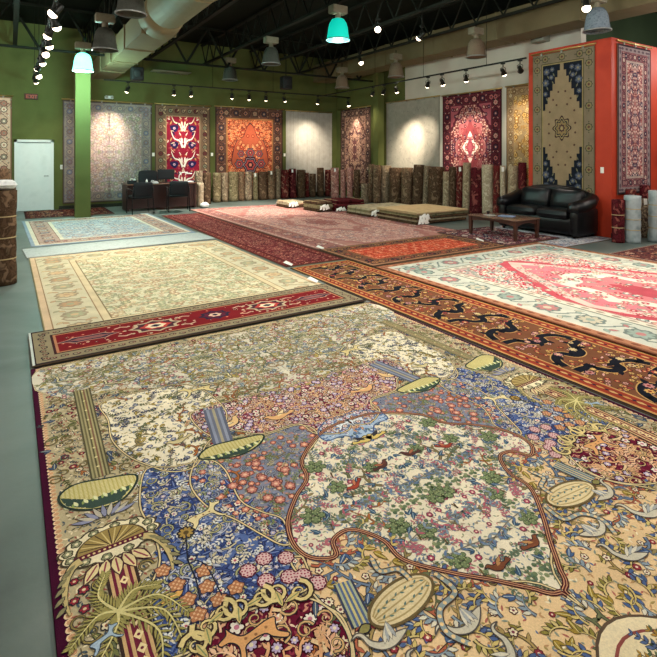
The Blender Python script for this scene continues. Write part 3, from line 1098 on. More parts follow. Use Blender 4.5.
# red runner
def runner():
    w, l = 3.2, .83
    p = Pat(w, l, .011, 3e-5)
    p.rect(-w / 2, w / 2, -l / 2, l / 2, '2c2024')
    p.L = 1
    p.rect(-w / 2, -w / 2 + .02, -l / 2, l / 2, 'c8d0c8')
    p.L = 2
    p.frame(.03, .16, '8f8468')
    p.L = 3
    band_motifs(p, .095, .12, .085, lambda x, y, a, k: (p.scroll(x, y, a, .034, '3a3034', .014, 1.1, 1 if k % 2 else -1), p.flower(x + .02 * math.cos(a), y + .02 * math.sin(a), .017, 5, '6a2a30', 'b0a684', None, 0, 2)))
    p.L = 8
    p.frame(.16, .18, '3a2024')
    p.frame(.18, .20, 'b07a58')
    p.rect(-w / 2 + .2, w / 2 - .2, -l / 2 + .2, l / 2 - .2, '741a20')
    p.L = 9
    rng = random.Random(5)
    for i in range(150):
        x, y = rng.uniform(-w / 2 + .24, w / 2 - .24), rng.uniform(-l / 2 + .23, l / 2 - .23)
        p.flower(x, y, .016, 5, rng.choice(('c9a08a', '5a1420', 'b85a4c', '3a2a38')), 'd8b890', None, 0, i % 3)
    p.L = 14
    for i, x in enumerate((-1.15, -.58, 0, .58, 1.15)):
        big = i % 2
        if big:
            lay = ((.25, .17, 'b8a88a', 8), (.21, .14, '4a2a34', 8), (.15, .1, 'b4423c', 6), (.1, .07, 'e2d4b4', 6), (.05, .035, '2c2838', 4))
        elif i == 2:
            lay = ((.17, .14, '2a2438', 8), (.13, .1, '5a2034', 8), (.07, .06, 'd8b8a0', 6), (.03, .03, '2a2438', 4))
        else:
            lay = ((.26, .085, 'b88a78', 6), (.24, .07, '34283a', 6), (.18, .04, '8a5a58', 6))
        for k, (rx, ry, c, n) in enumerate(lay):
            p.radial(x, 0, lambda t: 1 - .22 * abs(math.sin(n * t / 2)), c, k, 48, 0, rx, ry)
        if big:
            for q in range(10):
                t = 2 * PI * q / 10
                p.disc(x + .275 * math.cos(t), .19 * math.sin(t), .016, 'b8ac90', 6, 6)
    for x in (-.87, -.29, .29, .87):
        p.stroke([(x - .06, -.1), (x, -.13), (x + .06, -.1)], .02, 'c9a890')
        p.stroke([(x - .06, .1), (x, .13), (x + .06, .1)], .02, 'c9a890')
    return put(p, 'runner_rug', 'narrow red runner with cream diamond medallions along the top edge of the large pictorial carpet', 1.735, 4.845, .018, .5)

runner()

def corner_tag(o, x, y, a):
    mb = MB()
    q = [(-.02, -.07, 0), (.05, -.06, .012), (.06, .06, .05), (-.01, .07, .035)]
    mb._add(q + [(u, v, z + .003) for u, v, z in q], [(3, 2, 1, 0), (4, 5, 6, 7), (0, 1, 5, 4), (1, 2, 6, 5), (2, 3, 7, 6), (3, 0, 4, 7)])
    mb.build('paper_tag', mat('tag_white', 'eceae2', .6), o, (x, y, .0135), (0, 0, a))
GRN = [('a3a682', 'd8cca0', '8f8a70'), ('c0a684', 'e4dcb8', '9a8468'), ('aab08c', 'd8cea8', '95907a'), ('c8b690', 'e2d8b4', 'a3937a')]
p = persian(3.05, 4.35, [(.06, 'd2b896', 'plain', ()), (.012, '9a8060', 'plain', ()), (.42, 'cec6a6', 'flower', ('c0a07c', 'a8a888', 'cdb48c', 'a3947a')), (.012, '9a8060', 'plain', ()), (.07, 'd6c6a0', 'plain', ()), (.014, '8a7a5a', 'plain', ())],
            'd3d0b0', GRN, 420, seed=8, sc_size=.045, edge='8a8462')
corner_tag(put(p, 'floral_rug', 'pale green and cream allover floral rug beyond the red runner', 1.775, 6.94, 0, .3, side='8a8462'), 1.46, -1.48, .6)

mb = MB()
mb.rbox((0, 0, .012), (3.12, .84, .024), .01)
tag(mb.build('rug_pad', mottled('felt', ['a8b0ac', 'b8c0bc', '9ca4a0'], 20), None, (1.745, 9.62, 0), (0, 0, R(3.2))), 'pale grey felt pad strip lying between the cream rug and the blue rug', 'rug pad')

BLS = [('a3a8b0', 'd8d4cc', '868a92'), ('bca69c', 'd8d0c6', '8f827c'), ('98a3b0', 'cbc2b4', '7c8490')]
p = persian(2.95, 3.95, [(.05, '93a0ac', 'plain', ()), (.07, 'd8ccb8', 'plain', ()), (.015, '8a6a5c', 'plain', ()), (.34, 'bc9c8e', 'flower', ('a87a6e', 'c8b8a6', '8a929a', '7a5e56')), (.015, '8a6a5c', 'plain', ()), (.07, 'd8ceba', 'plain', ())],
            'bcc2c6', BLS, 300, seed=9, sc_size=.05, edge='8f9aa6', step=8e-5)
put(p, 'floral_rug', 'pale blue-grey rug with pink border in front of the green column', 1.74, 12.22, 0, 1.2, side='8f9fb0')

DKR = [('8a4038', 'c9a080', '2a1a1c'), ('3a2a38', 'b08a6c', '2a1a1c'), ('a8644c', 'd8b890', '3a2024')]
p = persian(2.1, 1.85, [(.03, '3a2022', 'plain', ()), (.25, '5a2c28', 'flower', ('a86448', '3a3440', 'c9a078', '2a1a1c'))], '6a3028', DKR, 60, seed=10, sc_size=.06, step=1e-4)
put(p, 'entry_rug', 'small dark red-brown rug in front of the white door', 1.36, 15.6, 0, 0)

BRN = [('a05a50', 'c98a74', '4a2024'), ('6a2a30', 'a86a58', '3a1a1e'), ('8a4a48', 'b88470', '42201f')]
p = persian(1.02, 7.1, [(.02, '4a1e20', 'plain', ()), (.12, '7a3430', 'flower', ('b06a58', '5a2428', 'c08a70', '3a1a1e')), (.03, '4a1e20', 'plain', ())], '702c2e', BRN, 420, seed=12, sc_size=.035, step=6e-5)
corner_tag(put(p, 'runner_rug', 'long dark brownish-red runner rug right of the pale green floral rug', 3.875, 9.96, 0, 0), -0.45, -3.48, .6)

PNK = [('cf9a8c', 'dfbcac', 'a07068'), ('b47c74', 'd6a898', '8a5a54'), ('d6a898', 'e4cab8', 'a87468'), ('a48080', 'ccaaa0', '80605c')]
p = persian(3.7, 8.7, [(.03, '6a3a38', 'plain', ()), (.1, 'b08074', 'dash', ('d0a898',)), (.42, 'a26a62', 'flower', ('c89c8c', '84686c', 'c08a78', '744a48')), (.1, 'bc887c', 'dash', ('dabaa8',))], 'c68e82', PNK, 900, ((.9, 1.7, 8, .2, 'ac7068'), (.7, 1.35, 8, .2, 'ca988a'), (.4, .7, 8, .2, '9c605a')), (1.0, 1.8, ('ac7068', 'b88074')), seed=13, sc_size=.045, step=5e-5)
corner_tag(put(p, 'medallion_rug', 'very large faded pink-red rug running back to the rolled rugs', 6.26, 10.15, 0, 0), -1.78, -2.85, .6)

ORG = [('dc6444', 'e88c68', 'a83a28'), ('c24430', 'e07c58', '8a2c22'), ('e07c5c', 'eaa888', 'b04430')]
p = persian(2.98, 1.5, [(.02, '3a2428', 'plain', ()), (.04, 'a87c58', 'plain', ()), (.24, '7a5240', 'flower', ('b07c50', '3a3038', 'a04c3c', '2a2024')), (.04, 'a86a44', 'dash', ('3a2a28',))], 'cc4632', ORG, 120, seed=14, sc_size=.045, step=5e-5)
corner_tag(put(p, 'bright_rug', 'small orange-red rug with dark brown border left of the coffee table', 5.89, 6.47, .018, 0), 1.42, -0.2, .6)

TBL = [('8a4044', 'd0a898', '2c2434'), ('3a3a50', 'c9b8a8', '2a2030'), ('a8606a', 'e0d0c0', '3a2430')]
p = persian(1.55, 1.75, [(.02, '3a2428', 'plain', ()), (.28, '7a4a4c', 'flower', ('c9a090', '3a3848', 'd8c8b8', '2a2030'))], '7c3c40', TBL, 60, seed=15, sc_size=.05, step=5e-5)
put(p, 'small_rug', 'dark red and navy rug under the wooden coffee table', 8.17, 6.58, .018, 0)

# broad runner: navy figures on red and gold
def gold_runner():
    w, l = 1.02, 5.9
    p = Pat(w, l, .011, 3e-5)
    rng = random.Random(21)
    p.rect(-w / 2, w / 2, -l / 2, l / 2, '24181c')
    p.L = 1
    p.frame(.02, .045, 'b88c54')
    p.frame(.045, .15, '8c3426')
    p.L = 2
    band_motifs(p, .1, .1, .09, lambda x, y, a, k: (p.leaf(x - .035 * math.cos(a), y - .035 * math.sin(a), a, .07, .03, ('b8864c', 'c8a068')[k % 2], '3a1818'), p.disc(x + .045 * math.cos(a), y + .045 * math.sin(a), .013, '2a2434', 1, 6)))
    p.L = 6
    p.frame(.15, .17, 'b88c58')
    hw, hl = w / 2 - .175, l / 2 - .175
    p.rect(-hw, hw, -hl, hl, '6e4630')
    p.lim = (hw, hl)
    p.L = 7
    for i in range(900):
        x, y = rng.uniform(-hw, hw), rng.uniform(-hl, hl)
        c = rng.choice((('c09a54', '8a3a2c', '4a2a20'), ('a84a3c', 'd0b078', '3a1c1c'), ('c8a868', '7a3a2c', '4a3420'), ('8e3a2c', 'c0985c', '341c1c'), ('c89a90', '6a3434', '3a2024')))
        if i % 3:
            p.flower(x, y, .021, 6, c[0], c[1], c[2], x * 9, i % 6)
        else:
            p.leaf(x, y, rng.random() * 6.3, .055, .02, c[0], c[2], None, i % 6)
    p.L = 16
    # dark cloud-band figures winding down the middle
    n = 17
    for i in range(n):
        y = -hl + 2 * hl * (i + .5) / n
        sg = 1 if i % 2 else -1
        q = sm([(-.30 * sg, y - .14), (-.24 * sg, y - .02), (-.1 * sg, y + .03), (-.03 * sg, y - .06), (.08 * sg, y - .04), (.16 * sg, y + .08), (.3 * sg, y + .1)], False, 5)
        p.stroke(q, .088, 'b8945c', 0)
        p.stroke(q, .070, '14161f', 1)
        for k in range(2, len(q) - 2, 3):
            p.leaf(q[k][0], q[k][1], rng.random() * 6.3, .10, .05, '14161f', None, None, 1)
        for k in range(5):
            x, yy = rng.uniform(-.28, .28), y + rng.uniform(-.14, .14)
            p.flower(x, yy, rng.uniform(.022, .042), 8, rng.choice(('c8a058', '9c4438', 'c8b080', 'b8807c')), rng.choice(('7a2c28', 'd8c088', '24283a')), '1c2030', i, 3 + k % 3)
    p.lim = None
    return put(p, 'runner_rug', 'broad red and gold runner with navy figures beside the large pictorial carpet', 3.90, 3.38, 0, .2)

gold_runner()

WHT = [('cf6a70', 'f2ddd0', '8a7a74'), ('8c9c94', 'e8e4d4', '5f6c68'), ('b8a890', 'f0e8d8', '7a746c'), ('c24a56', 'f0d4c8', '7a4044')]
p = persian(3.75, 5.4, [(.03, '8a5a40', 'plain', ()), (.09, 'a87458', 'dash', ('7c4a38',)), (.02, 'cfc4b0', 'plain', ()), (.46, 'c0c2b4', 'flower', ('8f9f94', 'b07876', 'bdb6a0', '707c76')), (.03, '7c8478', 'plain', ()), (.1, 'd2cab8', 'dash', ('9a9080',)), (.025, 'a8867a', 'plain', ())],
            'd9d2c2', WHT, 800, ((1.28, 2.1, 4, .26, 'b8505a'), (1.14, 1.88, 4, .26, 'd4b8ac'), (1.0, 1.66, 4, .26, 'c87880'), (.74, 1.2, 8, .22, 'd9d0c0'), (.54, .84, 8, .2, 'c8787c'), (.26, .4, 8, .2, 'a84a54')), (.32, .5, ('9c9a90', 'c8a8a0')), seed=16, sc_size=.05)
put(p, 'medallion_rug', 'large ivory rug with rose-red medallion and grey-green border in front of the coffee table', 6.27, 2.97, .018, 0, side='7a4a38')

GRY = [('9aa0a8', 'd8d8d4', '6a707c'), ('b8a8a4', 'e0dcd8', '7a7274'), ('7a8494', 'c4c4c4', '565e6c')]
p = persian(1.68, 2.3, [(.02, '8a8c94', 'plain', ()), (.25, 'b4b2b4', 'flower', ('8a90a0', 'a88a88', 'd8d4cc', '5a606c'))], 'c4c6c8', GRY, 80, seed=17, sc_size=.05, step=5e-5)
put(p, 'small_rug', 'pale grey-blue rug under the front of the black sofa', 8.96, 6.3, 0, 0)

p = persian(3.3, 3.0, [(.02, 'b8a898', 'plain', ()), (.3, '6a3c38', 'flower', ('a8705c', '4a3440', 'c09a84', '3a2226'))], '6c3a38', DKR, 150, seed=18, sc_size=.05, step=5e-5)
put(p, 'small_rug', 'dull red-brown rug in front of the upright rolls by the orange-red wall', 9.9, 2.95, .0, 0)

# ------------------------------------------------------------------ room shell
m_floor = mottled('polished_concrete', ['46504b', '5b6761', '6a756f', '505b56'], .9, .42, .35, 8, .08, 25, pos=[.3, .45, .58, .72], dist=.4)
m_green = mottled('green_paint', ['4f552c', '585e33', '53592f'], 1.5, .8, .15)
m_dkgreen = mottled('dark_green_paint', ['2c3826', '33402b'], 1.2, .8, .15)
m_white = mottled('ivory_paint', ['b9b3a4', 'c4beb0', 'beb8aa'], 1.1, .8, .15)
m_red = mottled('orange_red_paint', ['a8341c', 'b43a20', 'a02f1a'], 1.3, .6, .25)
m_deck = mottled('dark_deck_paint', ['0c0f0a', '11150d', '0e120b'], 1.4, .9, .1)
m_duct = mottled('olive_duct_paint', ['64593e', '6e6246', '685d42'], 2.0, .7, .2)
m_joist = mat('joist_paint', '171912', .8, 0, .15)
m_trimw = mat('door_white', 'd4d8d6', .5, 0, .3)
m_base = mat('baseboard_dark', '22261c', .7)

def sbox(name, m, b):
    mb = MB()
    x0, x1, y0, y1, z0, z1 = b
    cx, cy, cz = (x0 + x1) / 2, (y0 + y1) / 2, z0
    mb.box(x0 - cx, x1 - cx, y0 - cy, y1 - cy, 0, z1 - z0)
    return struct(mb.build(name, m, None, (cx, cy, cz)))

TOP = 5.4
sbox('floor', m_floor, (-5, 15, -7, 17.5, -.2, 0))
sbox('ceiling', m_deck, (-5.2, 15.2, -7.2, 17.5, TOP, TOP + .2))
sbox('wall_back', m_green, (-5, 11.25, 16.72, 16.95, 0, TOP))
sbox('wall_left', m_green, (-5.2, -5, -7, 16.95, 0, TOP))
sbox('wall_right_green', m_green, (11.05, 11.25, 12.6, 16.72, 0, TOP))
sbox('wall_right_white', m_white, (11.05, 11.25, 6.55, 12.6, 0, TOP))
sbox('wall_right_return', m_dkgreen, (11.25, 15, 6.55, 6.75, 0, TOP))
sbox('wall_right_far', m_dkgreen, (15, 15.2, -7, 6.75, 0, TOP))
sbox('wall_display', m_red, (9.93, 14.2, 5.27, 7.12, 0, 3.93))
sbox('baseboard_back', m_base, (1.2, 11.04, 16.69, 16.72, 0, .1))
sbox('trim_display', mat('dark_plinth', '2a1210', .6), (9.92, 14.2, 5.26, 5.275, 0, .09))
sbox('column_front', m_green, (1.39, 1.74, 14.15, 14.46, 0, 4.2))
sbox('column_corner', m_green, (10.58, 10.84, 13.45, 13.72, 0, 4.41))
# unseen storefront behind the camera, assumed as a light source: piers, sill and lintel with glazed openings between
sbox('wall_front_sill', m_green, (-5, 15, -7.2, -7, 0, .4))
sbox('wall_front_lintel', m_green, (-5, 15, -7.2, -7, 3.4, TOP))
m_glass = bpy.data.materials.new('window_glass')
m_glass.use_nodes = True
nt = m_glass.node_tree
nt.nodes.clear()
o_ = nt.nodes.new('ShaderNodeOutputMaterial')
mx_ = nt.nodes.new('ShaderNodeMixShader')
tr_ = nt.nodes.new('ShaderNodeBsdfTransparent')
gl_ = nt.nodes.new('ShaderNodeBsdfGlossy')
gl_.inputs['Roughness'].default_value = .02
mx_.inputs[0].default_value = .06
nt.links.new(tr_.outputs[0], mx_.inputs[1])
nt.links.new(gl_.outputs[0], mx_.inputs[2])
nt.links.new(mx_.outputs[0], o_.inputs[0])
xs = [-5, -1, 3, 7, 11, 15]
for i, x in enumerate(xs):
    a, b = max(-5, x - .15), min(15, x + .15)
    sbox('wall_front_pier_%d' % (i + 1), m_green, (a, b, -7.2, -7, .4, 3.4))
for i in range(5):
    w = struct(link('window_%d' % (i + 1), None, None, (xs[i] + 2, -7.1, .4)))
    mb = MB()
    mb.box(-1.84, 1.84, -.005, .005, .05, 2.95)
    mb.build('pane', m_glass, w)
    mb = MB()
    for q in ((-1.85, -1.8, 0, 3), (1.8, 1.85, 0, 3), (-.025, .025, 0, 3)):
        mb.box(q[0], q[1], -.04, .04, q[2], q[3])
    mb.box(-1.85, 1.85, -.04, .04, 0, .06)
    mb.box(-1.85, 1.85, -.04, .04, 2.94, 3)
    mb.build('window_frame', mat('dark_aluminium', '2a2c2c', .4, .6), w)

# the white door
d = struct(link('door_1', None, None, (.575, 16.72, 0)))
mb = MB()
mb.box(-.42, .42, -.045, -.005, .01, 1.98)
mb.build('door_leaf', mottled('door_paint', ['c9cecc', 'd6dad8', 'cfd4d2'], 3, .5), d)
mb = MB()
mb.box(-.49, -.42, -.07, -.001, 0, 2.05)
mb.box(.42, .49, -.07, -.001, 0, 2.05)
mb.box(-.49, .49, -.07, -.001, 1.98, 2.05)
mb.build('door_frame', m_trimw, d)
mb = MB()
mb.tube([(.34, -.045, 1.0), (.34, -.09, 1.0)], .016)
mb.tube([(.35, -.09, 1.0), (.24, -.095, 1.0)], .011)
mb.lathe([(0, 0), (.03, 0), (.03, .008), (0, .008)], 14, (0, 0, 0))
o = mb.build('door_handle', mat('steel', '8a8c8c', .3, .9), d)
mb = MB()
mb.box(-.42, .42, -.06, -.045, 1.95, 1.975)
mb.build('door_closer', mat('closer_grey', '6a6e6c', .5, .4), d)
# switch plate, exit sign, emergency light
def wall_plate(x, z, label):
    t = thing('light_switch', label, 'light switch', (x, 16.72, z))
    mb = MB()
    mb.rbox((0, -.006, 0), (.09, .012, .13), .005)
    mb.build('plate', m_trimw, t)
    mb = MB()
    mb.box(-.018, .018, -.018, -.012, -.035, .035)
    mb.build('rocker', mat('rocker', 'c4c4bc', .4), t)
wall_plate(1.28, 1.25, 'white light switch plate on the green wall right of the white door')
t = thing('exit_sign', 'dim red EXIT sign high on the green back wall above the door', 'exit sign', (.5, 16.72, 3.22))
mb = MB()
mb.rbox((0, -.03, .07), (.34, .06, .17), .01)
mb.build('sign_box', mat('exit_box', '4a2a20', .5), t)
mb = MB()
def bar(x0, z0, x1, z1, w_=.022):
    dx, dz = x1 - x0, z1 - z0
    l_ = math.hypot(dx, dz)
    nx, nz = -dz / l_ * w_ / 2, dx / l_ * w_ / 2
    mb.prism([(x0 + nx, z0 + nz), (x0 - nx, z0 - nz), (x1 - nx, z1 - nz), (x1 + nx, z1 + nz)], 'y', -.064, -.06)
for q in ((-.12, .02, -.12, .12), (-.12, .11, -.06, .11), (-.12, .07, -.07, .07), (-.12, .03, -.06, .03), (-.04, .02, .03, .12), (-.04, .12, .03, .02), (.055, .02, .055, .12), (.075, .11, .145, .11), (.11, .02, .11, .12)):
    bar(*q)
mb.build('lettering', mat('exit_red', 'b0503c', .5), t)
t = thing('emergency_wall_lamp', 'small white emergency light above the pale floral hanging rug', 'emergency light', (2.57, 16.72, 3.34))
mb = MB()
mb.rbox((0, -.05, .05), (.24, .1, .09), .015)
mb.build('body', m_trimw, t)
for s in (-1, 1):
    mb = MB()
    mb.lathe([(0, -.03), (.035, -.03), (.045, 0), (0, .004)], 12)
    mb.build('lamp_head', mat('lamp_head_grey', 'a8a8a0', .4), t, (s * .075, -.12, .06), (PI / 2, 0, 0))

# small white price cards on the walls
for x, z, l in ((3.91, 1.62, 'small white price card on the wall between pale floral and red hanging rugs'), (5.88, 1.62, 'small white price card on the wall left of the orange medallion hanging rug'),
                (8.70, 1.60, 'small white price card between the orange hanging rug and the plain white one')):
    mb = MB()
    mb.rbox((0, -.004, 0), (.08, .008, .11), .003)
    tag(mb.build('price_sign', mat('card_white', 'eeeae0', .6), None, (x, 16.72, z)), l, 'price card')
mb = MB()
mb.rbox((0, 0, 0), (.008, .07, .12), .003)
tag(mb.build('price_sign', mat('card_white'), None, (9.925, 5.45, 1.32)), 'small white price card on the orange-red wall right of the tall hanging rug', 'price card')

# ------------------------------------------------------------------ hanging rugs
m_brass = mat('brass_rail', 'b89a5c', .35, .7)
WALL = {'back': (PI / 2, 0, 0), 'side': (PI / 2, 0, -PI / 2)}

def hang(p, label, wall, u0, u1, z0, z1, plane, rail=True, side='6a5a4c'):
    """rug on a rail: u runs along the wall (X on the back wall, Y on the side wall)"""
    uc, zc = (u0 + u1) / 2, (z0 + z1) / 2
    loc = (uc, plane, zc) if wall == 'back' else (plane, uc, zc)
    o = floor_rug(p, 'hanging_rug', label, loc, 0, WALL[wall], side, 'rug', None)
    if rail:
        w = abs(u1 - u0)
        mb = MB()
        mb.tube([(-w / 2 - .03, z1 - zc + .03, .02), (w / 2 + .03, z1 - zc + .03, .02)], .018)
        r = mb.build('hanging_rail', m_brass, o)
        n = max(3, int(w / .4))
        for i in range(n):
            mb = MB()
            x = -w / 2 + w * (i + .5) / n
            mb.box(x - .02, x + .02, z1 - zc - .03, z1 - zc + .045, .012, .034)
            mb.build('clip', mat('clip_steel', '8a8578', .4, .6), r)
    return o

ST_ = 2.5e-4
def PW(w, h):
    p = Pat(w, h, .012, ST_)
    return p

# far left edge of the view: tan and pink
p = persian(1.65, 3.05, [(.03, '8a6a54', 'plain', ()), (.3, 'c9a890', 'flower', ('a87464', '8a8070', 'e0ccb4', '6a5048'))], 'c9a898', [('b07868', 'e0ccb4', '7a5a50'), ('d8c0a8', 'a87464', '7a5a50')], 120, step=ST_, seed=31, sc_size=.06)
hang(p, 'tan and pink hanging rug cut off by the left edge, left of the white door', 'back', -1.62, .03, .2, 3.25, 16.71)
# pale floral
PF = [('a88a86', 'c4b6a8', '8a7c76'), ('a09298', 'c8b8ac', '847a7c'), ('b8a090', '9a847c', '867a70'), ('94947c', 'c6bca6', '7c7a6a'), ('b4989a', 'cbbeb2', '8c7a7c')]
p = persian(2.56, 3.08, [(.03, '5a5450', 'plain', ()), (.28, '8f867e', 'flower', ('84706c', '788090', 'a89c8c', '68646a'))], 'bfaaa2', PF, 420, step=ST_, seed=32, sc_size=.06)
hang(p, 'large pale grey-pink allover floral hanging rug behind the green column', 'back', 1.30, 3.86, .16, 3.24, 16.71)

def bold_red():
    w, h = 1.84, 3.2
    p = PW(w, h)
    p.rect(-w / 2, w / 2, -h / 2, h / 2, '3a2c28')
    p.L = 1
    p.frame(.02, .34, '77604e')
    p.L = 2
    band_motifs(p, .18, .3, .22, lambda x, y, a, k: (p.flower(x, y, .07, 8, ('98806a', '6a3434', '8a8a70')[k % 3], '4a3c3c', '3a2c2c', 0), p.leaf(x + .08, y + .06, a + .8, .13, .05, 'b89c78', '3a2c2c')))
    p.L = 6
    p.frame(.34, .37, 'a08868')
    fw, fh = w / 2 - .37, h / 2 - .37
    p.rect(-fw, fw, -fh, fh, '8c2236')
    p.L = 7
    rng = random.Random(3)
    p.mir = 'x'
    p.lim = (fw, fh)
    for i in range(60):
        x, y = rng.uniform(.02, fw), rng.uniform(-fh, fh)
        p.flower(x, y, .035, 6, rng.choice(('d88a74', 'c9485c', 'e0b890')), '5a1020', None, 0, i % 3)
    p.L = 11
    for k, y0 in enumerate((-1.0, -.35, .3, .85)):
        c = ('efe2d0', 'efe6da', 'f0e6dc', 'e6d4b8')[k]
        q = sm([(.02, y0 - .1), (.12, y0 + .12), (.3, y0 + .2), (.4, y0 + .42)], False, 5)
        p.stroke(q, .10, '3a2440', 0, True)
        p.stroke(q, .075, c, 1, True)
        q = sm([(.05, y0 + .05), (.06, y0 + .25), (.14, y0 + .4)], False, 5)
        p.stroke(q, .07, c, 1, True)
        p.poly(sm([(.16, y0 + .02), (.26, y0 + .1), (.44, y0 + .06), (.4, y0 - .06), (.26, y0 - .14)], True, 4), '2c2450', 2)
        p.flower(.3, y0 - .01, .05, 6, 'c9b0c8', '9c1c34', None, 0, 3)
        p.leaf(.44, y0 + .1, 2.0, .16, .06, 'c98a54', '3a2440', None, 4)
        p.leaf(.04, y0 + .2, 1.2, .14, .05, 'b04a3c', None, None, 4)
        for q_ in range(5):
            p.leaf(rng.uniform(.03, .5), y0 + rng.uniform(-.15, .4), rng.random() * 6.3, rng.uniform(.1, .2), rng.uniform(.03, .06), rng.choice(('e2d6c8', '2c2450', 'd8c0a0', '3a2440', 'b87a5c')), None, None, 5 + q_ % 3)
    p.mir = ''
    p.lim = None
    hang(p, 'red hanging rug with bold white and navy arabesques and wide tan border', 'back', 3.96, 5.80, .05, 3.25, 16.71)
bold_red()

def orange_medallion():
    w, h = 2.62, 3.3
    OR = [('d8643c', 'f0b080', '7a2a20'), ('b8482c', 'e89868', '5a2420'), ('e8a070', 'b84a34', '6a2c24'), ('8a3a30', 'd88a5c', '3a2024')]
    p = persian(w, h, [(.03, '2c2224', 'plain', ()), (.36, '6a4a3e', 'flower', ('a0705c', '4a4048', 'a88870', '362a2c')), (.05, 'a8744c', 'plain', ())], '964a38', OR, 420, step=ST_, seed=33, sc_size=.05)
    for k, (s, c) in enumerate(((1, '4a2a30'), (.955, 'b0583e'))):
        p.poly(sm([(-.62 * s, -.5), (-.66 * s, .1), (-.5 * s, .5 * s), (-.28 * s, .62 * s), (-.14 * s, .95 * s), (0, 1.1 * s), (.14 * s, .95 * s), (.28 * s, .62 * s), (.5 * s, .5 * s), (.66 * s, .1), (.62 * s, -.5)], True, 4), c)
        p.L += 1
    rng = random.Random(6)
    p.mir = 'x'
    for i in range(26):
        c = rng.choice(OR)
        p.flower(rng.uniform(.04, .5), rng.uniform(-.4, .62), .055, 8, c[1], c[0], c[2], 0, i % 3)
    p.mir = ''
    p.L += 5
    for k, (s, c) in enumerate(((1, '2a1c2c'), (.86, '8a7a80'), (.74, '2c2034'), (.62, 'b8504c'), (.4, '3a2434'), (.2, 'd08a70'))):
        for dx, dy, r in ((0, -.42, .34), (-.42, -.38, .2), (.42, -.38, .2), (0, .02, .2), (-.36, -.02, .15), (.36, -.02, .15)):
            p.radial(dx, dy, lambda t: r * s * (1 - .22 * abs(math.sin(3 * t))), c, k, 36)
    p.L += 8
    hang(p, 'orange-red hanging rug with dark lobed medallion in its lower half', 'back', 5.98, 8.62, .05, 3.27, 16.71)
orange_medallion()

p = PW(2.06, 3.1)
p.rect(-1.03, 1.03, -1.55, 1.55, 'a9a59c')
p.L = 1
rng = random.Random(8)
for i in range(46):
    x = rng.uniform(-1.0, 1.0)
    p.rect(x, x + rng.uniform(.006, .02), -1.54, 1.54, rng.choice(('9e9a90', 'b2aea4', 'a39f96')), i % 4)
hang(p, 'plain off-white hanging rug in the corner of the green back wall', 'back', 8.75, 10.81, .15, 3.25, 16.71)

PB = [('b88a78', 'e0c0a8', '5a3c38'), ('6a4a4c', 'c9a08c', '3a2c30'), ('c9a088', '7a4a44', '5a403a')]
p = persian(1.95, 3.1, [(.03, '3a2a28', 'plain', ()), (.26, '6a5048', 'flower', ('a88070', '4a4048', 'c9a890', '302628'))], 'a8806e', PB, 110, ((.52, .95, 8, .25, '5a3c3c'), (.44, .8, 8, .25, 'c09880'), (.26, .5, 8, .25, '6a4444')), (.42, .7, ('6a4a44', 'b88c78')), step=ST_, seed=34, sc_size=.065)
hang(p, 'pinkish-brown medallion hanging rug on the green wall beside the corner column', 'side', 16.41, 14.46, .25, 3.35, 11.04)

p = PW(2.54, 3.1)
p.rect(-1.27, 1.27, -1.55, 1.55, '918c80')
p.L = 1
for k in (.06, .09):
    p.frame(k, k + .012, '969083')
p.L = 2
for i in range(300):
    x, y = rng.uniform(-1.15, 1.12), rng.uniform(-1.45, 1.45)
    p.leaf(x, y, rng.random() * 6, .1, .03, rng.choice(('888378', '9a9488', '847f74')), None, None, i % 4)
hang(p, 'plain grey hanging rug on the white wall, right of the corner column', 'side', 13.55, 11.01, .3, 3.38, 11.04)

RM = [('b8706c', 'dcbcac', '4a2028'), ('7c3840', 'c89888', '3a1820'), ('a06058', 'd8bcaa', '4a2428'), ('5a3448', 'c09090', '2c1824')]
p = persian(2.15, 3.1, [(.03, '3a1c22', 'plain', ()), (.3, '5c2830', 'flower', ('a8605c', '443040', 'c08c80', '2c181e'))], '843c42', RM, 260, ((.58, .95, 8, .2, 'a86062'), (.48, .8, 8, .25, '8c4044'), (.32, .46, 4, .4, 'e8d0c4'), (.2, .3, 4, .4, 'a8505c')), (.5, .8, ('5c2834', 'a85860')), step=ST_, seed=35, sc_size=.06)
hang(p, 'deep red medallion hanging rug on the white wall above the rolled rugs', 'side', 10.88, 8.73, .3, 3.36, 11.04)

TG = [('a87c44', 'e8d0a0', '6a4c2c'), ('c9a060', '8a6434', '6a4c2c'), ('d8b880', 'a07840', '7a5a34')]
p = persian(1.4, 3.1, [(.02, '7a5a34', 'plain', ()), (.2, '94785a', 'flower', ('b0946c', '80684a', 'c8b494', '665038'))], 'a48a66', TG, 70, ((.22, .22, 8, .4, 'e8d8b8'),), step=ST_, seed=36, sc_size=.06)
hang(p, 'gold-tan hanging rug partly hidden by the orange-red display wall', 'side', 8.58, 7.18, .3, 3.38, 11.04)

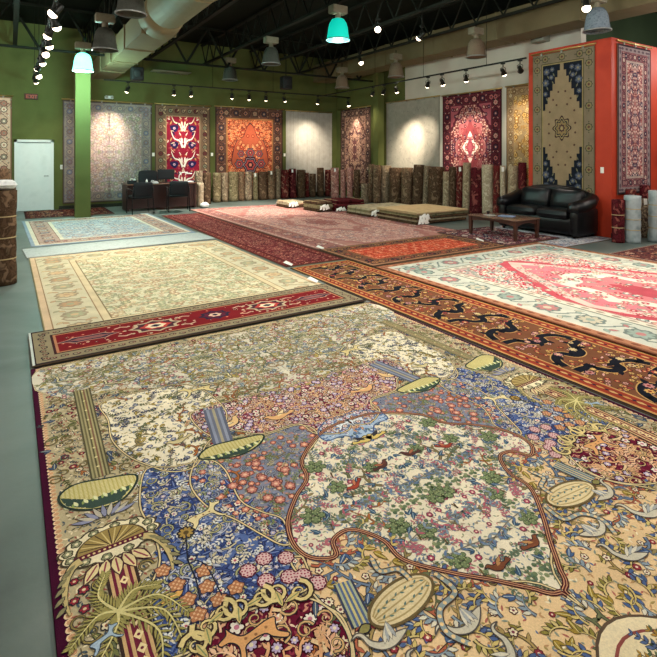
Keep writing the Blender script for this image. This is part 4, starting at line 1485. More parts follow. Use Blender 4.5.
def stepped_rug():
    w, h = 1.41, 3.28
    p = PW(w, h)
    OL, NV = '786c58', '1c2028'
    p.rect(-w / 2, w / 2, -h / 2, h / 2, '5a5238')
    p.L = 1
    p.frame(.015, .22, OL)
    p.L = 2
    def bm(x, y, a, k):
        p.radial(x, y, lambda t: .085 * (1 - .2 * abs(math.sin(4 * t))), '3f4434', 0, 32)
        p.radial(x, y, lambda t: .062, '7c7050', 1, 8)
        p.radial(x, y, lambda t: .03, '5c3c34', 2, 4)
    band_motifs(p, .118, .2, .42, bm)
    band_motifs(p, .118, .2, .21, lambda x, y, a, k: p.disc(x, y, .014, '4a4c38', 3, 6))
    p.L = 7
    p.frame(.22, .235, '4a4630')
    p.frame(.235, .26, '8a7c54')
    fw, fh = w / 2 - .26, h / 2 - .26
    p.rect(-fw, fw, -fh, fh, '8c7a5e')
    p.L = 8
    p.mir = 'xy'
    pts = [(fw, fh), (.04, fh)]
    n = 7
    for i in range(n):
        x, y = .04 + (fw - .04) * (i + .0) / n, fh - .98 * (i + 1) / n
        pts += [(x, y), (.04 + (fw - .04) * (i + 1) / n, y)]
    p.poly(pts, NV)
    p.L = 9
    for x, y, r in ((fw - .09, fh - .14, .07), (fw - .07, fh - .38, .075), (fw - .22, fh - .1, .05), (fw - .06, fh - .62, .05), (fw - .2, fh - .27, .05)):
        p.flower(x, y, r, 6, '565c68', '8a8064', '333a48', .3)
        p.leaf(x - .02, y - .08, -2, .09, .03, '6d6a52', None)
    p.L = 12
    for x, y in ((.12, .5), (.28, .36), (.3, .1), (.2, .62), (.08, .78)):
        p.flower(x, y, .028, 5, '5a3a34', '3c4430', None)
    p.L = 14
    p.mir = ''
    for k, (s, c) in enumerate(((1, '3a2a2a'), (.86, '94845c'), (.74, '2a2c32'), (.62, '86724e'), (.34, '4c3834'), (.18, '9c8c64'))):
        p.radial(0, 0, lambda t: s * (1 + .16 * math.cos(8 * t)), c, k, 64, 0, .19, .235)
    p.L = 20
    hang(p, 'tall tan hanging rug with navy stepped corners and small star medallion above the sofa', 'side', 7.0, 5.59, .55, 3.83, 9.915)
stepped_rug()
NR = [('a8605c', 'd8b8a8', '3a2430'), ('5a4a5c', 'c0a8a0', '2c2430'), ('c08a80', 'e0ccbc', '5a3438')]
p = persian(1.31, 3.0, [(.03, '3a2a30', 'plain', ()), (.1, '8c7c7a', 'dash', ('5a4a50',)), (.17, '805054', 'flower', ('b08078', '4a4454', 'c9b0a0', '2c2028')), (.04, 'b09c90', 'plain', ())], 'a06c6a', NR, 160, ((.2, .9, 10, .3, '74505a'), (.15, .7, 10, .3, 'c09a90')), step=ST_, seed=38, sc_size=.055)
hang(p, 'narrow faded red and navy hanging rug on the right face of the orange-red display wall', 'back', 10.11, 11.42, .82, 3.85, 5.255)

# ------------------------------------------------------------------ rolled rugs
def wool(name, a, b, c, d=None, sc_=9):
    return mottled('wool_' + name, [a, b, c] + ([d] if d else []), sc_, .95, .05, 5, .3, 40, (1, 1, .8), [.34, .45, .54, .62][:4 if d else 3], .8)
WOOL = {
    'dark brown': wool('dark_brown', '3a2b21', '5a4635', '403024', '7a634e'),
    'brown': wool('brown', '5c4736', '7c644e', '4a3a2c', '8e775e'),
    'olive': wool('olive', '5e553e', '80745a', '50482f', '978a6c'),
    'grey-brown': wool('grey_brown', '6a5a48', '8c7a64', '5c4e3e', 'a08e76'),
    'maroon': wool('maroon', '3c1418', '5c2026', '321014', '8a4a44'),
    'dark red': wool('dark_red', '4a1c1c', '6a2a28', '3a1618', '9a6a58'),
    'beige': wool('beige', '8f7c64', 'ac987c', '7e6c54', 'baaa8c'),
    'cream': wool('cream', 'a4937a', 'bcae94', '94846c', 'c8bca2'),
    'rose': wool('rose', '9a645c', 'bd8a7e', '7c4c46', 'd0a898'),
    'floral': wool('floral', '5c3c34', '9a8a70', '3c2c2c', 'b09c80', 12),
    'white-wrapped': mottled('plastic_wrap', ['7d8c8c', 'a8b4b4', '929e9e'], 5, .3, .5, 5, .6, 14),
}
m_tag = mat('tag_white', 'eceae2', .6)
m_tie = mat('twine', 'b8a478', .8)
rr = random.Random(77)

def roll(x, y, h, r, kind, label, group, tilt=(0, 0), ties=0, tagged=False, z=0, seam=True, face=None):
    mb = MB()
    mb.smooth = True
    n, L_ = 20, 9
    ph, k1, k2 = rr.random() * 6, rr.uniform(.01, .035), rr.uniform(.01, .03)
    wrap = kind == 'white-wrapped'
    prof = []
    tz = [h * (.05 + .9 * (i + 1) / (ties + 1)) for i in range(ties)]
    def rad(t, zz):
        q = 1 + k1 * math.sin(2 * t + ph) + k2 * math.sin(5 * zz / h + ph) + (.03 * math.sin(7 * t + 11 * zz) if wrap else 0)
        for a in tz:
            q -= .07 * math.exp(-((zz - a) / .05) ** 2)
        # the loose outer flap: a small step around the seam
        q += .05 * ((t - ph) % (2 * PI)) / (2 * PI) if seam else 0
        return r * q
    L_ = 16 if (ties or wrap) else 8
    vs, fs = [], []
    for i in range(L_ + 1):
        zz = h * i / L_
        for k in range(n):
            t = 2 * PI * k / n
            vs.append((rad(t, zz) * math.cos(t), rad(t, zz) * math.sin(t), zz))
    for i in range(L_):
        for k in range(n):
            q = (k + 1) % n
            fs.append((i * n + k, i * n + q, (i + 1) * n + q, (i + 1) * n + k))
    # coiled top: ridges and grooves down to the core
    o = L_ * n
    steps = [(.9, .006), (.8, -.012), (.7, .004), (.6, -.012), (.5, .004), (.38, -.014), (.26, .002), (.12, -.03)]
    for (s, dz) in steps:
        for k in range(n):
            t = 2 * PI * k / n
            vs.append((s * r * math.cos(t), s * r * math.sin(t), h + dz))
    for i in range(len(steps)):
        a, b = o + i * n, o + (i + 1) * n
        for k in range(n):
            q = (k + 1) % n
            fs.append((a + k, a + q, b + q, b + k))
    fs.append(tuple(o + len(steps) * n + k for k in range(n)))
    fs.append(tuple(range(n))[::-1])
    mb._add(vs, fs)
    root = mb.build('rolled_rug', WOOL[kind], None, (x, y, z + .004), (tilt[0], tilt[1], 0))
    tag(root, label, 'rolled rug', group)
    for a in tz:
        mb = MB()
        mb.tube([((rad(t, a) + .003) * math.cos(t), (rad(t, a) + .003) * math.sin(t), a) for t in [2 * PI * k / 20 for k in range(21)]], .008, 6)
        mb.build('twine', m_tie, root)
    if tagged:
        mb = MB()
        az = face if face is not None else math.atan2(-y, -x)
        ca, sa = math.cos(az), math.sin(az)
        d = r * 1.1 + .006
        c = (d * ca, d * sa, h * .93)
        pts = []
        for u, v in ((-.03, .06), (.03, .06), (.035, -.05), (-.025, -.06)):
            pts.append((c[0] - sa * u, c[1] + ca * u, c[2] + v))
        q = [(a + ca * .008, b + sa * .008, e) for a, b, e in pts]
        mb._add(pts + q, [(3, 2, 1, 0), (4, 5, 6, 7), (0, 1, 5, 4), (1, 2, 6, 5), (2, 3, 7, 6), (3, 0, 4, 7)])
        mb.build('price_tag', m_tag, root)
    return root

def px_back(x, Y):
    r = (x - CX) / FPX
    return (Y * sY + r * Y * cY) / (cY - r * sY)
def px_side(x, X):
    r = (x - CX) / FPX
    return (X * cY - r * X * sY) / (sY + r * cY)

BK = [(195, 203, 'floral', 171), (203, 211, 'dark brown', 173), (213, 220.5, 'olive', 173), (221.5, 228, 'grey-brown', 173), (229, 238, 'olive', 172), (239, 244.5, 'brown', 172), (245, 252, 'floral', 172), (253, 258, 'olive', 173),
      (259, 267, 'dark brown', 172), (267.5, 275, 'brown', 171), (275.5, 280.5, 'grey-brown', 169), (281, 288.5, 'dark red', 170), (289.5, 296, 'maroon', 169), (297, 305, 'dark brown', 170), (305.5, 309, 'dark red', 173), (309.5, 315.5, 'dark brown', 174)]
cnt = {}
for i, (a, b, kind, top) in enumerate(BK):
    Y = 16.28 if i > 1 else 15.95
    x = px_back((a + b) / 2, Y)
    Z = x * sY + Y * cY
    r = (b - a) * Z / (2 * FPX) * (1.06 if i > 1 else .95)
    h = EYE - (top - YH) / FPX * Z
    roll(x, Y, h, r, kind, '%s rolled rug, %s from the left in the row along the green back wall' % (kind, ORD[i]), 'rolled rugs along the back wall', (rr.uniform(-.02, .0), rr.uniform(-.012, .012)), 0, i in (7, 9, 12))
# the corner heap: taller ones behind, shorter rosy ones in front
CN = [(317, 324, 'dark brown', 168, 16.3), (325, 331, 'dark red', 170, 16.3), (331, 339, 'rose', 168, 15.2), (340.5, 346, 'rose', 170, 14.9), (347, 353, 'rose', 168, 14.5), (354, 360, 'dark brown', 170, 14.2), (361, 368, 'grey-brown', 184, 13.3)]
for i, (a, b, kind, top, Y) in enumerate(CN):
    x = px_back((a + b) / 2, Y)
    Z = x * sY + Y * cY
    r = (b - a) * Z / (2 * FPX) * .97
    h = EYE - (top - YH) / FPX * Z
    roll(x, Y, h, r, kind, '%s rolled rug, %s from the left in the cluster at the room corner' % (kind, ORD[i]), 'rolled rugs clustered in the corner', (0, rr.uniform(-.012, .012)), 0, i == 2)
# rolls lying on top of the corner cluster are seen end-on behind it
RS = [(368.5, 373.5, 'brown', 164), (373.5, 380, 'brown', 165), (381, 389.5, 'grey-brown', 166), (390, 401.5, 'dark brown', 168), (402, 412, 'brown', 168), (413, 422.5, 'dark brown', 165), (423, 428.5, 'grey-brown', 166), (429, 442, 'dark brown', 167),
      (443, 449.5, 'beige', 172), (450, 456, 'dark brown', 167), (456.5, 462, 'dark red', 166), (463, 470, 'beige', 163), (470.5, 482.5, 'maroon', 168), (483.5, 492.5, 'cream', 165), (493.5, 499, 'dark red', 166), (500, 506, 'cream', 166), (507, 518, 'beige', 166), (518.5, 527, 'maroon', 163)]
lasty = None
for i, (a, b, kind, top) in enumerate(RS):
    X = 10.62 if i != 7 else 10.6
    y = px_side((a + b) / 2, X)
    Z = X * sY + y * cY
    r = min((b - a) * Z / (2 * FPX) * (1.16 if i < 15 else .9), .235)
    h = EYE - (top - YH) / FPX * Z
    if i < 2:
        X = 10.28
        y = px_side((a + b) / 2, X)
    roll(X, y, h, r, kind, '%s rolled rug, %s from the left in the row along the right wall' % (kind, ORD[i]), 'rolled rugs along the right wall', (rr.uniform(-.03, .03), rr.uniform(0, .035)), 0, i in (10, 15))
# beside the orange-red display wall
for i, (a, b, kind, yb, top, lab) in enumerate([(612.5, 624, 'maroon', 4.93, 200, 'short maroon rolled rug standing against the edge of the orange-red display wall'), (625, 640, 'white-wrapped', 4.78, 196, 'front plastic-wrapped white roll right of the short maroon rolled rug'),
                                              (641, 650, 'floral', 4.93, 199, 'patterned brown rolled rug between the two white plastic-wrapped rolls'), (649, 664, 'white-wrapped', 4.60, 191, 'plastic-wrapped white roll cut off by the right edge'),
                                              (628, 640, 'dark red', 5.02, 190, 'tall dark red rolled rug behind the front white plastic-wrapped roll'), (642, 654, 'maroon', 5.02, 186, 'tallest maroon rolled rug at the back of the group right of the sofa')]):
    x = px_back((a + b) / 2, yb)
    Z = x * sY + yb * cY
    r = (b - a) * Z / (2 * FPX) * (.97 if i < 4 else .8)
    h = EYE - (top - YH) / FPX * Z
    roll(x, yb + (.06 if i > 3 else 0), h, r, kind, lab, 'rolled rugs beside the display wall', (0, 0), 3 if kind == 'white-wrapped' else (2 if i == 0 else 0), i == 2)
# near left edge
for i, (x, y, h, r, kind, lab, ti) in enumerate([(-.09, 7.53, 1.18, .15, 'dark brown', 'dark brown tied rolled rug standing nearest at the left edge', 3), (-.43, 7.75, 1.2, .15, 'brown', 'brown tied rolled rug left of the nearest dark one', 3),
                                                 (-.08, 8.12, 1.24, .14, 'dark brown', 'dark brown rolled rug just behind the nearest roll at the left edge', 2), (-.45, 8.3, 1.5, .15, 'grey-brown', 'tall grey-brown rolled rug standing at the back of the left group', 2),
                                                 (-.15, 8.62, 1.42, .14, 'brown', 'tall brown rolled rug behind the left group, below the tan hanging rug', 2)]):
    roll(x, y, h, r, kind, lab, 'rolled rugs at the left edge', (0, 0), ti, False)
mb = MB()
mb.rbox((0, 0, .05), (.30, .26, .1), .045, puff=.015)
tag(mb.build('plastic_bag', mottled('bag_white', ['d8dcd8', 'eef0ee', 'c8ccc8'], 12, .4, .4, 4, .8, 30), None, (-.09, 7.53, 1.205)), 'folded white plastic bag lying on top of the nearest left roll', 'bag')

# ------------------------------------------------------------------ stacks of folded rugs
def folded(x, y, z, w, d, t, m, label, group, rz=0, tags=0, edge=None):
    """a rug folded once: two layers joined by a rounded fold on the near side (-y)"""
    r = t / 2
    g = t * .06
    out = []
    hd = d / 2
    for i in range(9):
        a = PI / 2 + PI * i / 8
        out.append((-hd + r + r * math.cos(a), r + r * math.sin(a)))
    out += [(hd, 0), (hd, r - g)]
    for i in range(5):
        a = -PI / 2 - PI * i / 4
        out.append((-hd + r + g * math.cos(a), r + g * math.sin(a)))
    out += [(hd - .02, r + g), (hd - .02, t)]
    mb = MB()
    mb.prism(out, 'x', -w / 2, w / 2)
    root = mb.build('folded_rug', m, None, (x, y, z), (0, 0, R(rz)))
    tag(root, label, 'folded rug', group)
    # woven end stripes on the top face
    for sg in (-1, 1):
        mb = MB()
        mb.box(sg * (w / 2 - .05) - .02, sg * (w / 2 - .05) + .02, -hd + r, hd - .03, t, t + .002)
        mb.build('end_stripe', edge or m_tie, root)
    for k in range(tags):
        mb = MB()
        for j in range(7):
            a = -.6 + .2 * j
            px, d0, hh = -w / 2 + .01 + .033 * j, -hd - .095 - .016 * (j * 2 % 3), (.11, .06, .14, .08, .12, .05, .10)[j]
            top = t * .9 + .03 * (j % 2)
            hh = min(hh, z + top - .035)
            pts = [(px - .03, d0, top - .02 * (j % 3)), (px + .028, d0 - .02, top + .015 * (j % 2)), (px + .03 + .06 * a, d0 - .045, top - hh * .8), (px - .02 + .07 * a, d0 - .02, top - hh)]
            q = [(p_[0], p_[1] + .003, p_[2]) for p_ in pts]
            mb._add(pts + q, [(0, 1, 2, 3), (7, 6, 5, 4), (0, 4, 5, 1), (1, 5, 6, 2), (2, 6, 7, 3), (3, 7, 4, 0)])
        mb.box(-w / 2 + .06, -w / 2 + .10, -hd - .11, -hd + .06, t * .5 - .002, t * .5 + .002)
        mb.build('paper_tag', m_tag, root)
    return root

FM = {'tan': mottled('flat_tan', ['a48c66', 'b89e78', 'ac946c'], 6, .95, .05, 6, .2, 60), 'dark': mottled('flat_dark', ['3a2c22', '5a4634', '2c221c'], 10, .95, .05, 6, .2, 60), 'beige': mottled('flat_beige', ['a8987a', 'c0b294', '8a7c62'], 9, .95, .05, 6, .2, 60),
      'maroon': mottled('flat_maroon', ['3c1418', '5a2024', '2c1012'], 9, .95, .05, 6, .2, 60), 'rose': mottled('flat_rose', ['8a5a4c', 'a8786a', '6c443c'], 9, .95, .05, 6, .2, 60), 'olive': mottled('flat_olive', ['6a6448', '8a8262', '54503a'], 9, .95, .05, 6, .2, 60)}
POS = {5: ['bottom', 'second from bottom', 'middle', 'fourth from bottom', 'topmost'], 1: ['only'], 2: ['lower', 'upper'], 3: ['bottom', 'middle', 'topmost'], 4: ['bottom', 'second from bottom', 'third from bottom', 'topmost']}
def stack(x, y, z, layers, w, d, where, rz=0, tagl=()):
    for i, (k, t) in enumerate(layers):
        folded(x + rr.uniform(-.03, .03), y + rr.uniform(-.03, .03), z, w * rr.uniform(.95, 1.02), d * rr.uniform(.95, 1.02), t, FM[k], '%s %s folded rug in %s' % (POS[len(layers)][i], k, where), 'folded rugs in ' + where, rz, 1 if i in tagl else 0)
        z += t + .003
stack(8.68, 9.28, .019, [('dark', .055), ('beige', .05), ('dark', .05), ('olive', .055), ('tan', .05)], 1.7, 1.5, 'the wide low stack left of the coffee table', 0, (1, 3))
stack(8.55, 10.75, .019, [('dark', .05), ('beige', .05), ('olive', .055), ('beige', .05)], 1.55, 1.05, 'the low stack behind the widest one', 0, (2,))
stack(8.25, 12.1, .019, [('maroon', .10), ('maroon', .10), ('maroon', .09)], .95, .8, 'the small dark stack on the pink rug', -4, (0,))
stack(7.46, 12.25, .019, [('dark', .09), ('olive', .10), ('dark', .08)], .5, .8, 'the narrow stack touching the dark maroon stack', 3, (1,))
stack(7.32, 13.6, .019, [('dark', .08), ('beige', .09)], .62, .8, 'the farthest small stack on the pink rug', 0, (1,))

# ------------------------------------------------------------------ sofa, table, desk
m_leather = mottled('black_leather', ['060709', '0a0b0e', '07080a'], 8, .34, .35, 4, .12, 90)
def sofa():
    t = thing('sofa', 'black leather two-seat sofa with rounded arms against the orange-red wall', 'sofa', (9.48, 6.38, .018))
    hw = .93
    mb = MB()
    mb.rbox((.02, 0, .21), (.72, 2 * hw - .12, .32), .05)
    mb.build('base', m_leather, t)
    for s in (-1, 1):
        mb = MB()
        mb.rbox((-.08, s * .36, .43), (.66, .70, .17), .07, puff=.02)
        mb.build('seat_cushion', m_leather, t)
        mb = MB()
        mb.rbox((.20, s * .36, .68), (.24, .70, .44), .09, 3, Matrix.Rotation(R(12), 3, 'Y'), puff=.025)
        mb.build('back_cushion', m_leather, t)
        mb = MB()
        mb.rbox((-.02, s * (hw - .1), .3), (.76, .2, .54), .08)
        q = [(-.40, s * (hw - .11), .50), (-.36, s * (hw - .1), .57), (-.1, s * (hw - .08), .60), (.14, s * (hw - .07), .66), (.28, s * (hw - .1), .74)]
        mb.tube(q, [.10, .13, .135, .13, .12], 14)
        mb.build('armrest', m_leather, t)
        for u in (-.32, .30):
            mb = MB()
            mb.lathe([(0, 0), (.025, 0), (.03, .06), (0, .06)], 12)
            mb.build('foot', mat('sofa_foot', '1a1411', .4), t, (u, s * (hw - .12), 0))
    # arched back with its thick rolled rim
    arch = [(-hw + .1, .18), (-hw + .08, .70), (-hw + .22, .80), (-.42, .88), (0, .905), (.42, .88), (hw - .22, .80), (hw - .08, .70), (hw - .1, .18)]
    mb = MB()
    mb.prism(sm(arch, False, 4), 'x', .24, .36)
    mb.tube([(.29, a, b - .02) for a, b in sm(arch[1:-1], False, 5)], .085, 12)
    mb.build('backrest', m_leather, t)
sofa()

m_wood = mottled('walnut', ['38201a', '4a2b20', '40261c'], 3, .4, .4, 6, 0, 60, (1, 14, 1), dist=1.0)
def coffee_table():
    t = thing('coffee_table', 'low dark wooden coffee table with arched apron in front of the sofa', 'coffee table', (8.2, 6.46, .033))
    W_, L_, Ht = .74, 1.16, .385
    mb = MB()
    mb.rbox((0, 0, Ht - .014), (W_, L_, .028), .01)
    mb.build('tabletop', mottled('walnut_top', ['5c4436', '6c5242', '644a3c'], 3, .22, .5, 6, 0, 60, (14, 1, 1), dist=1.0), t)
    def arch(l):
        q = [(-l / 2, Ht - .03), (-l / 2, Ht - .115)]
        for i in range(9):
            u = -1 + 2 * i / 8
            q.append((u * (l / 2 - .06), Ht - .075 - .035 * u * u))
        return q + [(l / 2, Ht - .115), (l / 2, Ht - .03)]
    for s in (-1, 1):
        mb = MB()
        mb.prism(arch(L_ - .16), 'x', s * (W_ / 2 - .05) - .012, s * (W_ / 2 - .05) + .012)
        mb.build('apron', m_wood, t)
        mb = MB()
        mb.prism(arch(W_ - .16), 'y', s * (L_ / 2 - .05) - .012, s * (L_ / 2 - .05) + .012)
        mb.build('apron', m_wood, t)
    for sx in (-1, 1):
        for sy in (-1, 1):
            mb = MB()
            v = []
            for k, z in ((.024, 0), (.034, Ht - .03)):
                v += [(-k, -k, z), (k, -k, z), (k, k, z), (-k, k, z)]
            mb._add(v, [(3, 2, 1, 0), (4, 5, 6, 7), (0, 1, 5, 4), (1, 2, 6, 5), (2, 3, 7, 6), (3, 0, 4, 7)])
            mb.build('leg', m_wood, t, (sx * (W_ / 2 - .05), sy * (L_ / 2 - .05), 0))
coffee_table()
TT = .033 + .386
def booklet(x, y, z, w, l, th, m, label, rz):
    mb = MB()
    mb.rbox((0, 0, th / 2), (w, l, th), .003)
    o = tag(mb.build('booklet', m, None, (x, y, z), (0, 0, R(rz))), label, 'booklet')
    mb = MB()
    mb.box(-w / 2 + .004, w / 2 + .001, -l / 2 + .004, l / 2 - .004, th * .2, th * .8)
    mb.build('pages', m_tag, o)
booklet(8.22, 6.38, TT, .21, .29, .012, mat('cover_blue', '7f97b8', .35), 'pale blue glossy booklet lying flat near the middle of the coffee table', 20)
booklet(8.06, 6.66, TT, .16, .2, .01, mat('cover_grey', 'a8a49c', .4), 'small grey booklet beside the pale blue one on the coffee table', -12)
t = thing('cup', 'small dark cup standing on the far end of the coffee table', 'cup', (8.2, 6.82, TT))
mb = MB()
mb.lathe([(0, 0), (.026, 0), (.034, .06), (.031, .06), (.024, .008), (0, .008)], 18)
mb.build('body', mat('cup_dark', '2a1c1a', .3), t)
mb = MB()
mb.tube([(.03, 0, .05), (.052, 0, .045), (.052, 0, .022), (.027, 0, .016)], .005, 8)
mb.build('handle', mat('cup_dark'), t)

m_desk = mottled('dark_mahogany', ['2a1512', '371c17', '301814'], 3, .35, .4, 6, 0, 60, (14, 1, 1))
m_black = mat('chair_black', '15181c', .6, 0, .3)
m_frame = mat('chair_frame', '1a1a1c', .35, .3)
def desk():
    t = thing('desk', 'dark mahogany office desk in front of the hanging rugs at the back', 'desk', (3.75, 15.25, .018))
    mb = MB()
    mb.rbox((0, 0, .745), (2.02, .85, .035), .01)
    mb.build('desktop', mottled('desk_top', ['5c4034', '6c4c3e', '644638'], 3, .25, .5, 6, 0, 60, (14, 1, 1)), t)
    mb = MB()
    mb.box(-.94, .94, -.33, -.30, .06, .728)
    mb.build('modesty_panel', m_desk, t)
    for s in (-1, 1):
        mb = MB()
        mb.box(s * .96 - .025, s * .96 + .025, -.38, .38, 0, .728)
        mb.build('side_panel', m_desk, t)
    ped = MB()
    ped.box(.5, .93, -.29, .36, .05, .70)
    pd = ped.build('drawer_pedestal', m_desk, t)
    for k in range(3):
        mb = MB()
        mb.box(.52, .91, .36, .378, .07 + .21 * k, .26 + .21 * k)
        dr = mb.build('drawer', m_desk, pd)
desk()
DT = .018 + .764
def guest_chair(x, y, rz, label):
    t = thing('guest_chair', label, 'chair', (x, y, .018), (0, 0, R(rz)), 'guest chairs in front of the desk')
    mb = MB()
    mb.rbox((0, 0, .45), (.52, .5, .08), .035, puff=.012)
    mb.build('seat', m_black, t)
    mb = MB()
    mb.rbox((0, -.24, .65), (.5, .07, .40), .03, 3, Matrix.Rotation(R(8), 3, 'X'), puff=.012)
    mb.build('backrest', m_black, t)
    for s in (-1, 1):
        mb = MB()
        mb.tube([(s * .29, .22, 0), (s * .29, .22, .64)], .014)
        mb.build('leg', m_frame, t)
        mb = MB()
        mb.tube([(s * .29, -.26, 0), (s * .28, -.22, .45), (s * .26, -.27, .72)], .014)
        mb.build('leg', m_frame, t)
        mb = MB()
        mb.tube([(s * .29, .23, .63), (s * .295, .18, .665), (s * .295, -.1, .665), (s * .28, -.22, .62)], .016)
        mb.build('armrest', m_frame, t)
    for yy in (.2, -.2):
        mb = MB()
        mb.tube([(-.285, yy, .41), (.285, yy, .41)], .012)
        mb.build('seat_rail', m_frame, t)
guest_chair(3.0, 14.32, 6, 'black guest chair with arms at the left end of the desk, back to the viewer')
guest_chair(4.05, 14.36, -10, 'black guest chair with arms at the right end of the desk, turned slightly')

def exec_chair():
    t = thing('office_chair', 'black high-backed office chair behind the desk', 'office chair', (3.66, 16.05, .004))
    mb = MB()
    mb.rbox((0, 0, .5), (.54, .52, .1), .045, puff=.015)
    mb.build('seat', m_black, t)
    mb = MB()
    mb.rbox((0, .26, .80), (.56, .11, .60), .05, 3, Matrix.Rotation(R(-6), 3, 'X'), puff=.02)
    mb.build('backrest', m_black, t)
    mb = MB()
    mb.lathe([(.03, .1), (.03, .45)], 12)
    mb.build('gas_column', m_frame, t)
    for k in range(5):
        a = 2 * PI * k / 5
        mb = MB()
        mb.tube([(0, 0, .12), (.27 * math.cos(a), .27 * math.sin(a), .075)], [.028, .018])
        s = mb.build('base_spoke', m_frame, t)
        mb = MB()
        mb.rbox((.27 * math.cos(a), .27 * math.sin(a), .03), (.05, .05, .06), .02)
        mb.build('caster', m_frame, s)
    for s in (-1, 1):
        mb = MB()
        mb.tube([(s * .3, -.15, .52), (s * .31, -.16, .7), (s * .31, .1, .72), (s * .29, .2, .7)], .02)
        mb.build('armrest', m_frame, t)
exec_chair()

def laptop():
    t = thing('monitor', 'black computer monitor on the desk, seen from behind', 'monitor', (3.95, 15.3, DT))
    mb = MB()
    mb.rbox((0, 0, .24), (.5, .045, .31), .015)
    mb.build('screen_housing', m_black, t)
    mb = MB()
    mb.box(-.035, .035, -.012, .012, .012, .12)
    mb.build('neck', m_frame, t)
    mb = MB()
    mb.rbox((0, 0, .008), (.24, .17, .016), .006)
    mb.build('stand_base', m_frame, t)
laptop()
m_cream = mat('cream_plastic', 'e4e4de', .35)
for x, y, h, r, l in ((3.03, 15.2, .17, .035, 'taller white bottle at the left end of the desk'), (3.35, 15.12, .13, .03, 'shorter white bottle on the desk left of the monitor')):
    t = thing('bottle', l, 'bottle', (x, y, DT))
    mb = MB()
    mb.lathe([(0, 0), (r, 0), (r, h * .6), (r * .4, h * .78), (r * .4, h * .88), (0, h * .88)], 16)
    mb.build('body', m_cream, t)
    mb = MB()
    mb.lathe([(r * .45, h * .86), (r * .45, h), (0, h)], 14)
    mb.build('cap', mat('cap_grey', '9aa4ac', .4), t)
t = thing('tissue_box', 'black box with white tissue at the left corner of the desk', 'tissue box', (2.92, 15.02, DT))
mb = MB()
mb.rbox((0, 0, .05), (.24, .13, .1), .008)
mb.build('body', m_black, t)
mb = MB()
mb.tube([(-.05, 0, .1), (-.02, .01, .15), (.03, -.01, .14), (.05, 0, .1)], [.02, .015, .015, .02], 8)
mb.build('tissue', m_tag, t)
t = thing('telephone', 'low pale grey telephone on the desk between the guest chairs', 'telephone', (3.55, 15.02, DT))
mb = MB()
mb.prism([(-.1, 0), (.1, 0), (.1, .06), (-.1, .025)], 'x', -.09, .09)
mb.build('body', mat('phone_grey', 'b8bcbc', .4), t)
mb = MB()
mb.rbox((-.055, 0, .075), (.045, .2, .035), .015)
mb.build('handset', mat('phone_handset', 'c8cccc', .4), t)
t = thing('desk_lamp', 'white arched desk lamp on the desk right of the monitor', 'desk lamp', (4.32, 15.2, DT))
mb = MB()
mb.lathe([(0, 0), (.08, 0), (.075, .02), (0, .025)], 20)
mb.build('base', m_cream, t)
mb = MB()
mb.tube(sm([(0, 0), (-.01, .14), (.04, .24), (.14, .28), (.26, .25)], False, 4) and [(a, 0, b + .02) for a, b in sm([(0, 0), (-.01, .14), (.04, .24), (.14, .28), (.26, .25)], False, 4)], .014, 8)
mb.build('arm', m_cream, t)
mb = MB()
mb.rbox((.3, 0, .255), (.17, .07, .03), .012)
mb.build('lamp_head', m_cream, t)
t = thing('paper_tray', 'white stack of papers on the right end of the desk', 'papers', (4.60, 15.2, DT))
for k in range(5):
    mb = MB()
    mb.box(-.11, .11, -.15, .15, .006 * k, .006 * k + .005)
    mb.build('paper_sheet', m_tag, t, (0, 0, 0), (0, 0, R((-4, 3, -2, 5, 0)[k])))
roll(4.93, 15.08, .74, .10, 'cream', 'short cream rolled rug standing at the right end of the desk', None)
mb = MB()
mb.rbox((0, 0, .07), (.24, .2, .14), .06, puff=.02)
tag(mb.build('plastic_bag', MATS['bag_white'], None, (4.99, 14.84, .013)), 'crumpled white bag on the floor at the right end of the desk', 'bag')

# ------------------------------------------------------------------ ceiling steel, ducts
JB, JT = 4.66, 5.32
def truss(name, x0, x1, fixed, axis, zb, zt, step=.75, r=.022):
    mb = MB()
    def pt(u, z):
        return (u, 0, z - zb) if axis == 'x' else (0, u, z - zb)
    uc = (x0 + x1) / 2
    a, b = x0 - uc, x1 - uc
    w = .05
    for z in (0, zt - zb):
        if axis == 'x':
            mb.box(a, b, -w, w, z - .025, z + .025)
        else:
            mb.box(-w, w, a, b, z - .025, z + .025)
    n = int((b - a) / step)
    for i in range(n):
        u0, u1 = a + (b - a) * i / n, a + (b - a) * (i + 1) / n
        um = (u0 + u1) / 2
        mb.tube([pt(u0, zt), pt(um, zb)], r, 5, False)
        mb.tube([pt(um, zb), pt(u1, zt)], r, 5, False)
    return struct(mb.build(name, m_joist, None, (uc, fixed, zb) if axis == 'x' else (fixed, uc, zb)))
for x in (-3.5, -1.7, .1, 1.9, 3.7, 5.5, 7.3, 9.1):
    truss('ceiling_joist', -6.9, 16.65, x, 'y', JB, JT)
truss('ceiling_girder', -4.9, 11.0, 14.3, 'x', 4.25, 5.32, 1.2, .035)
truss('ceiling_girder', -4.9, 14.9, 3.2, 'x', 4.75, 5.32, 1.2, .035)

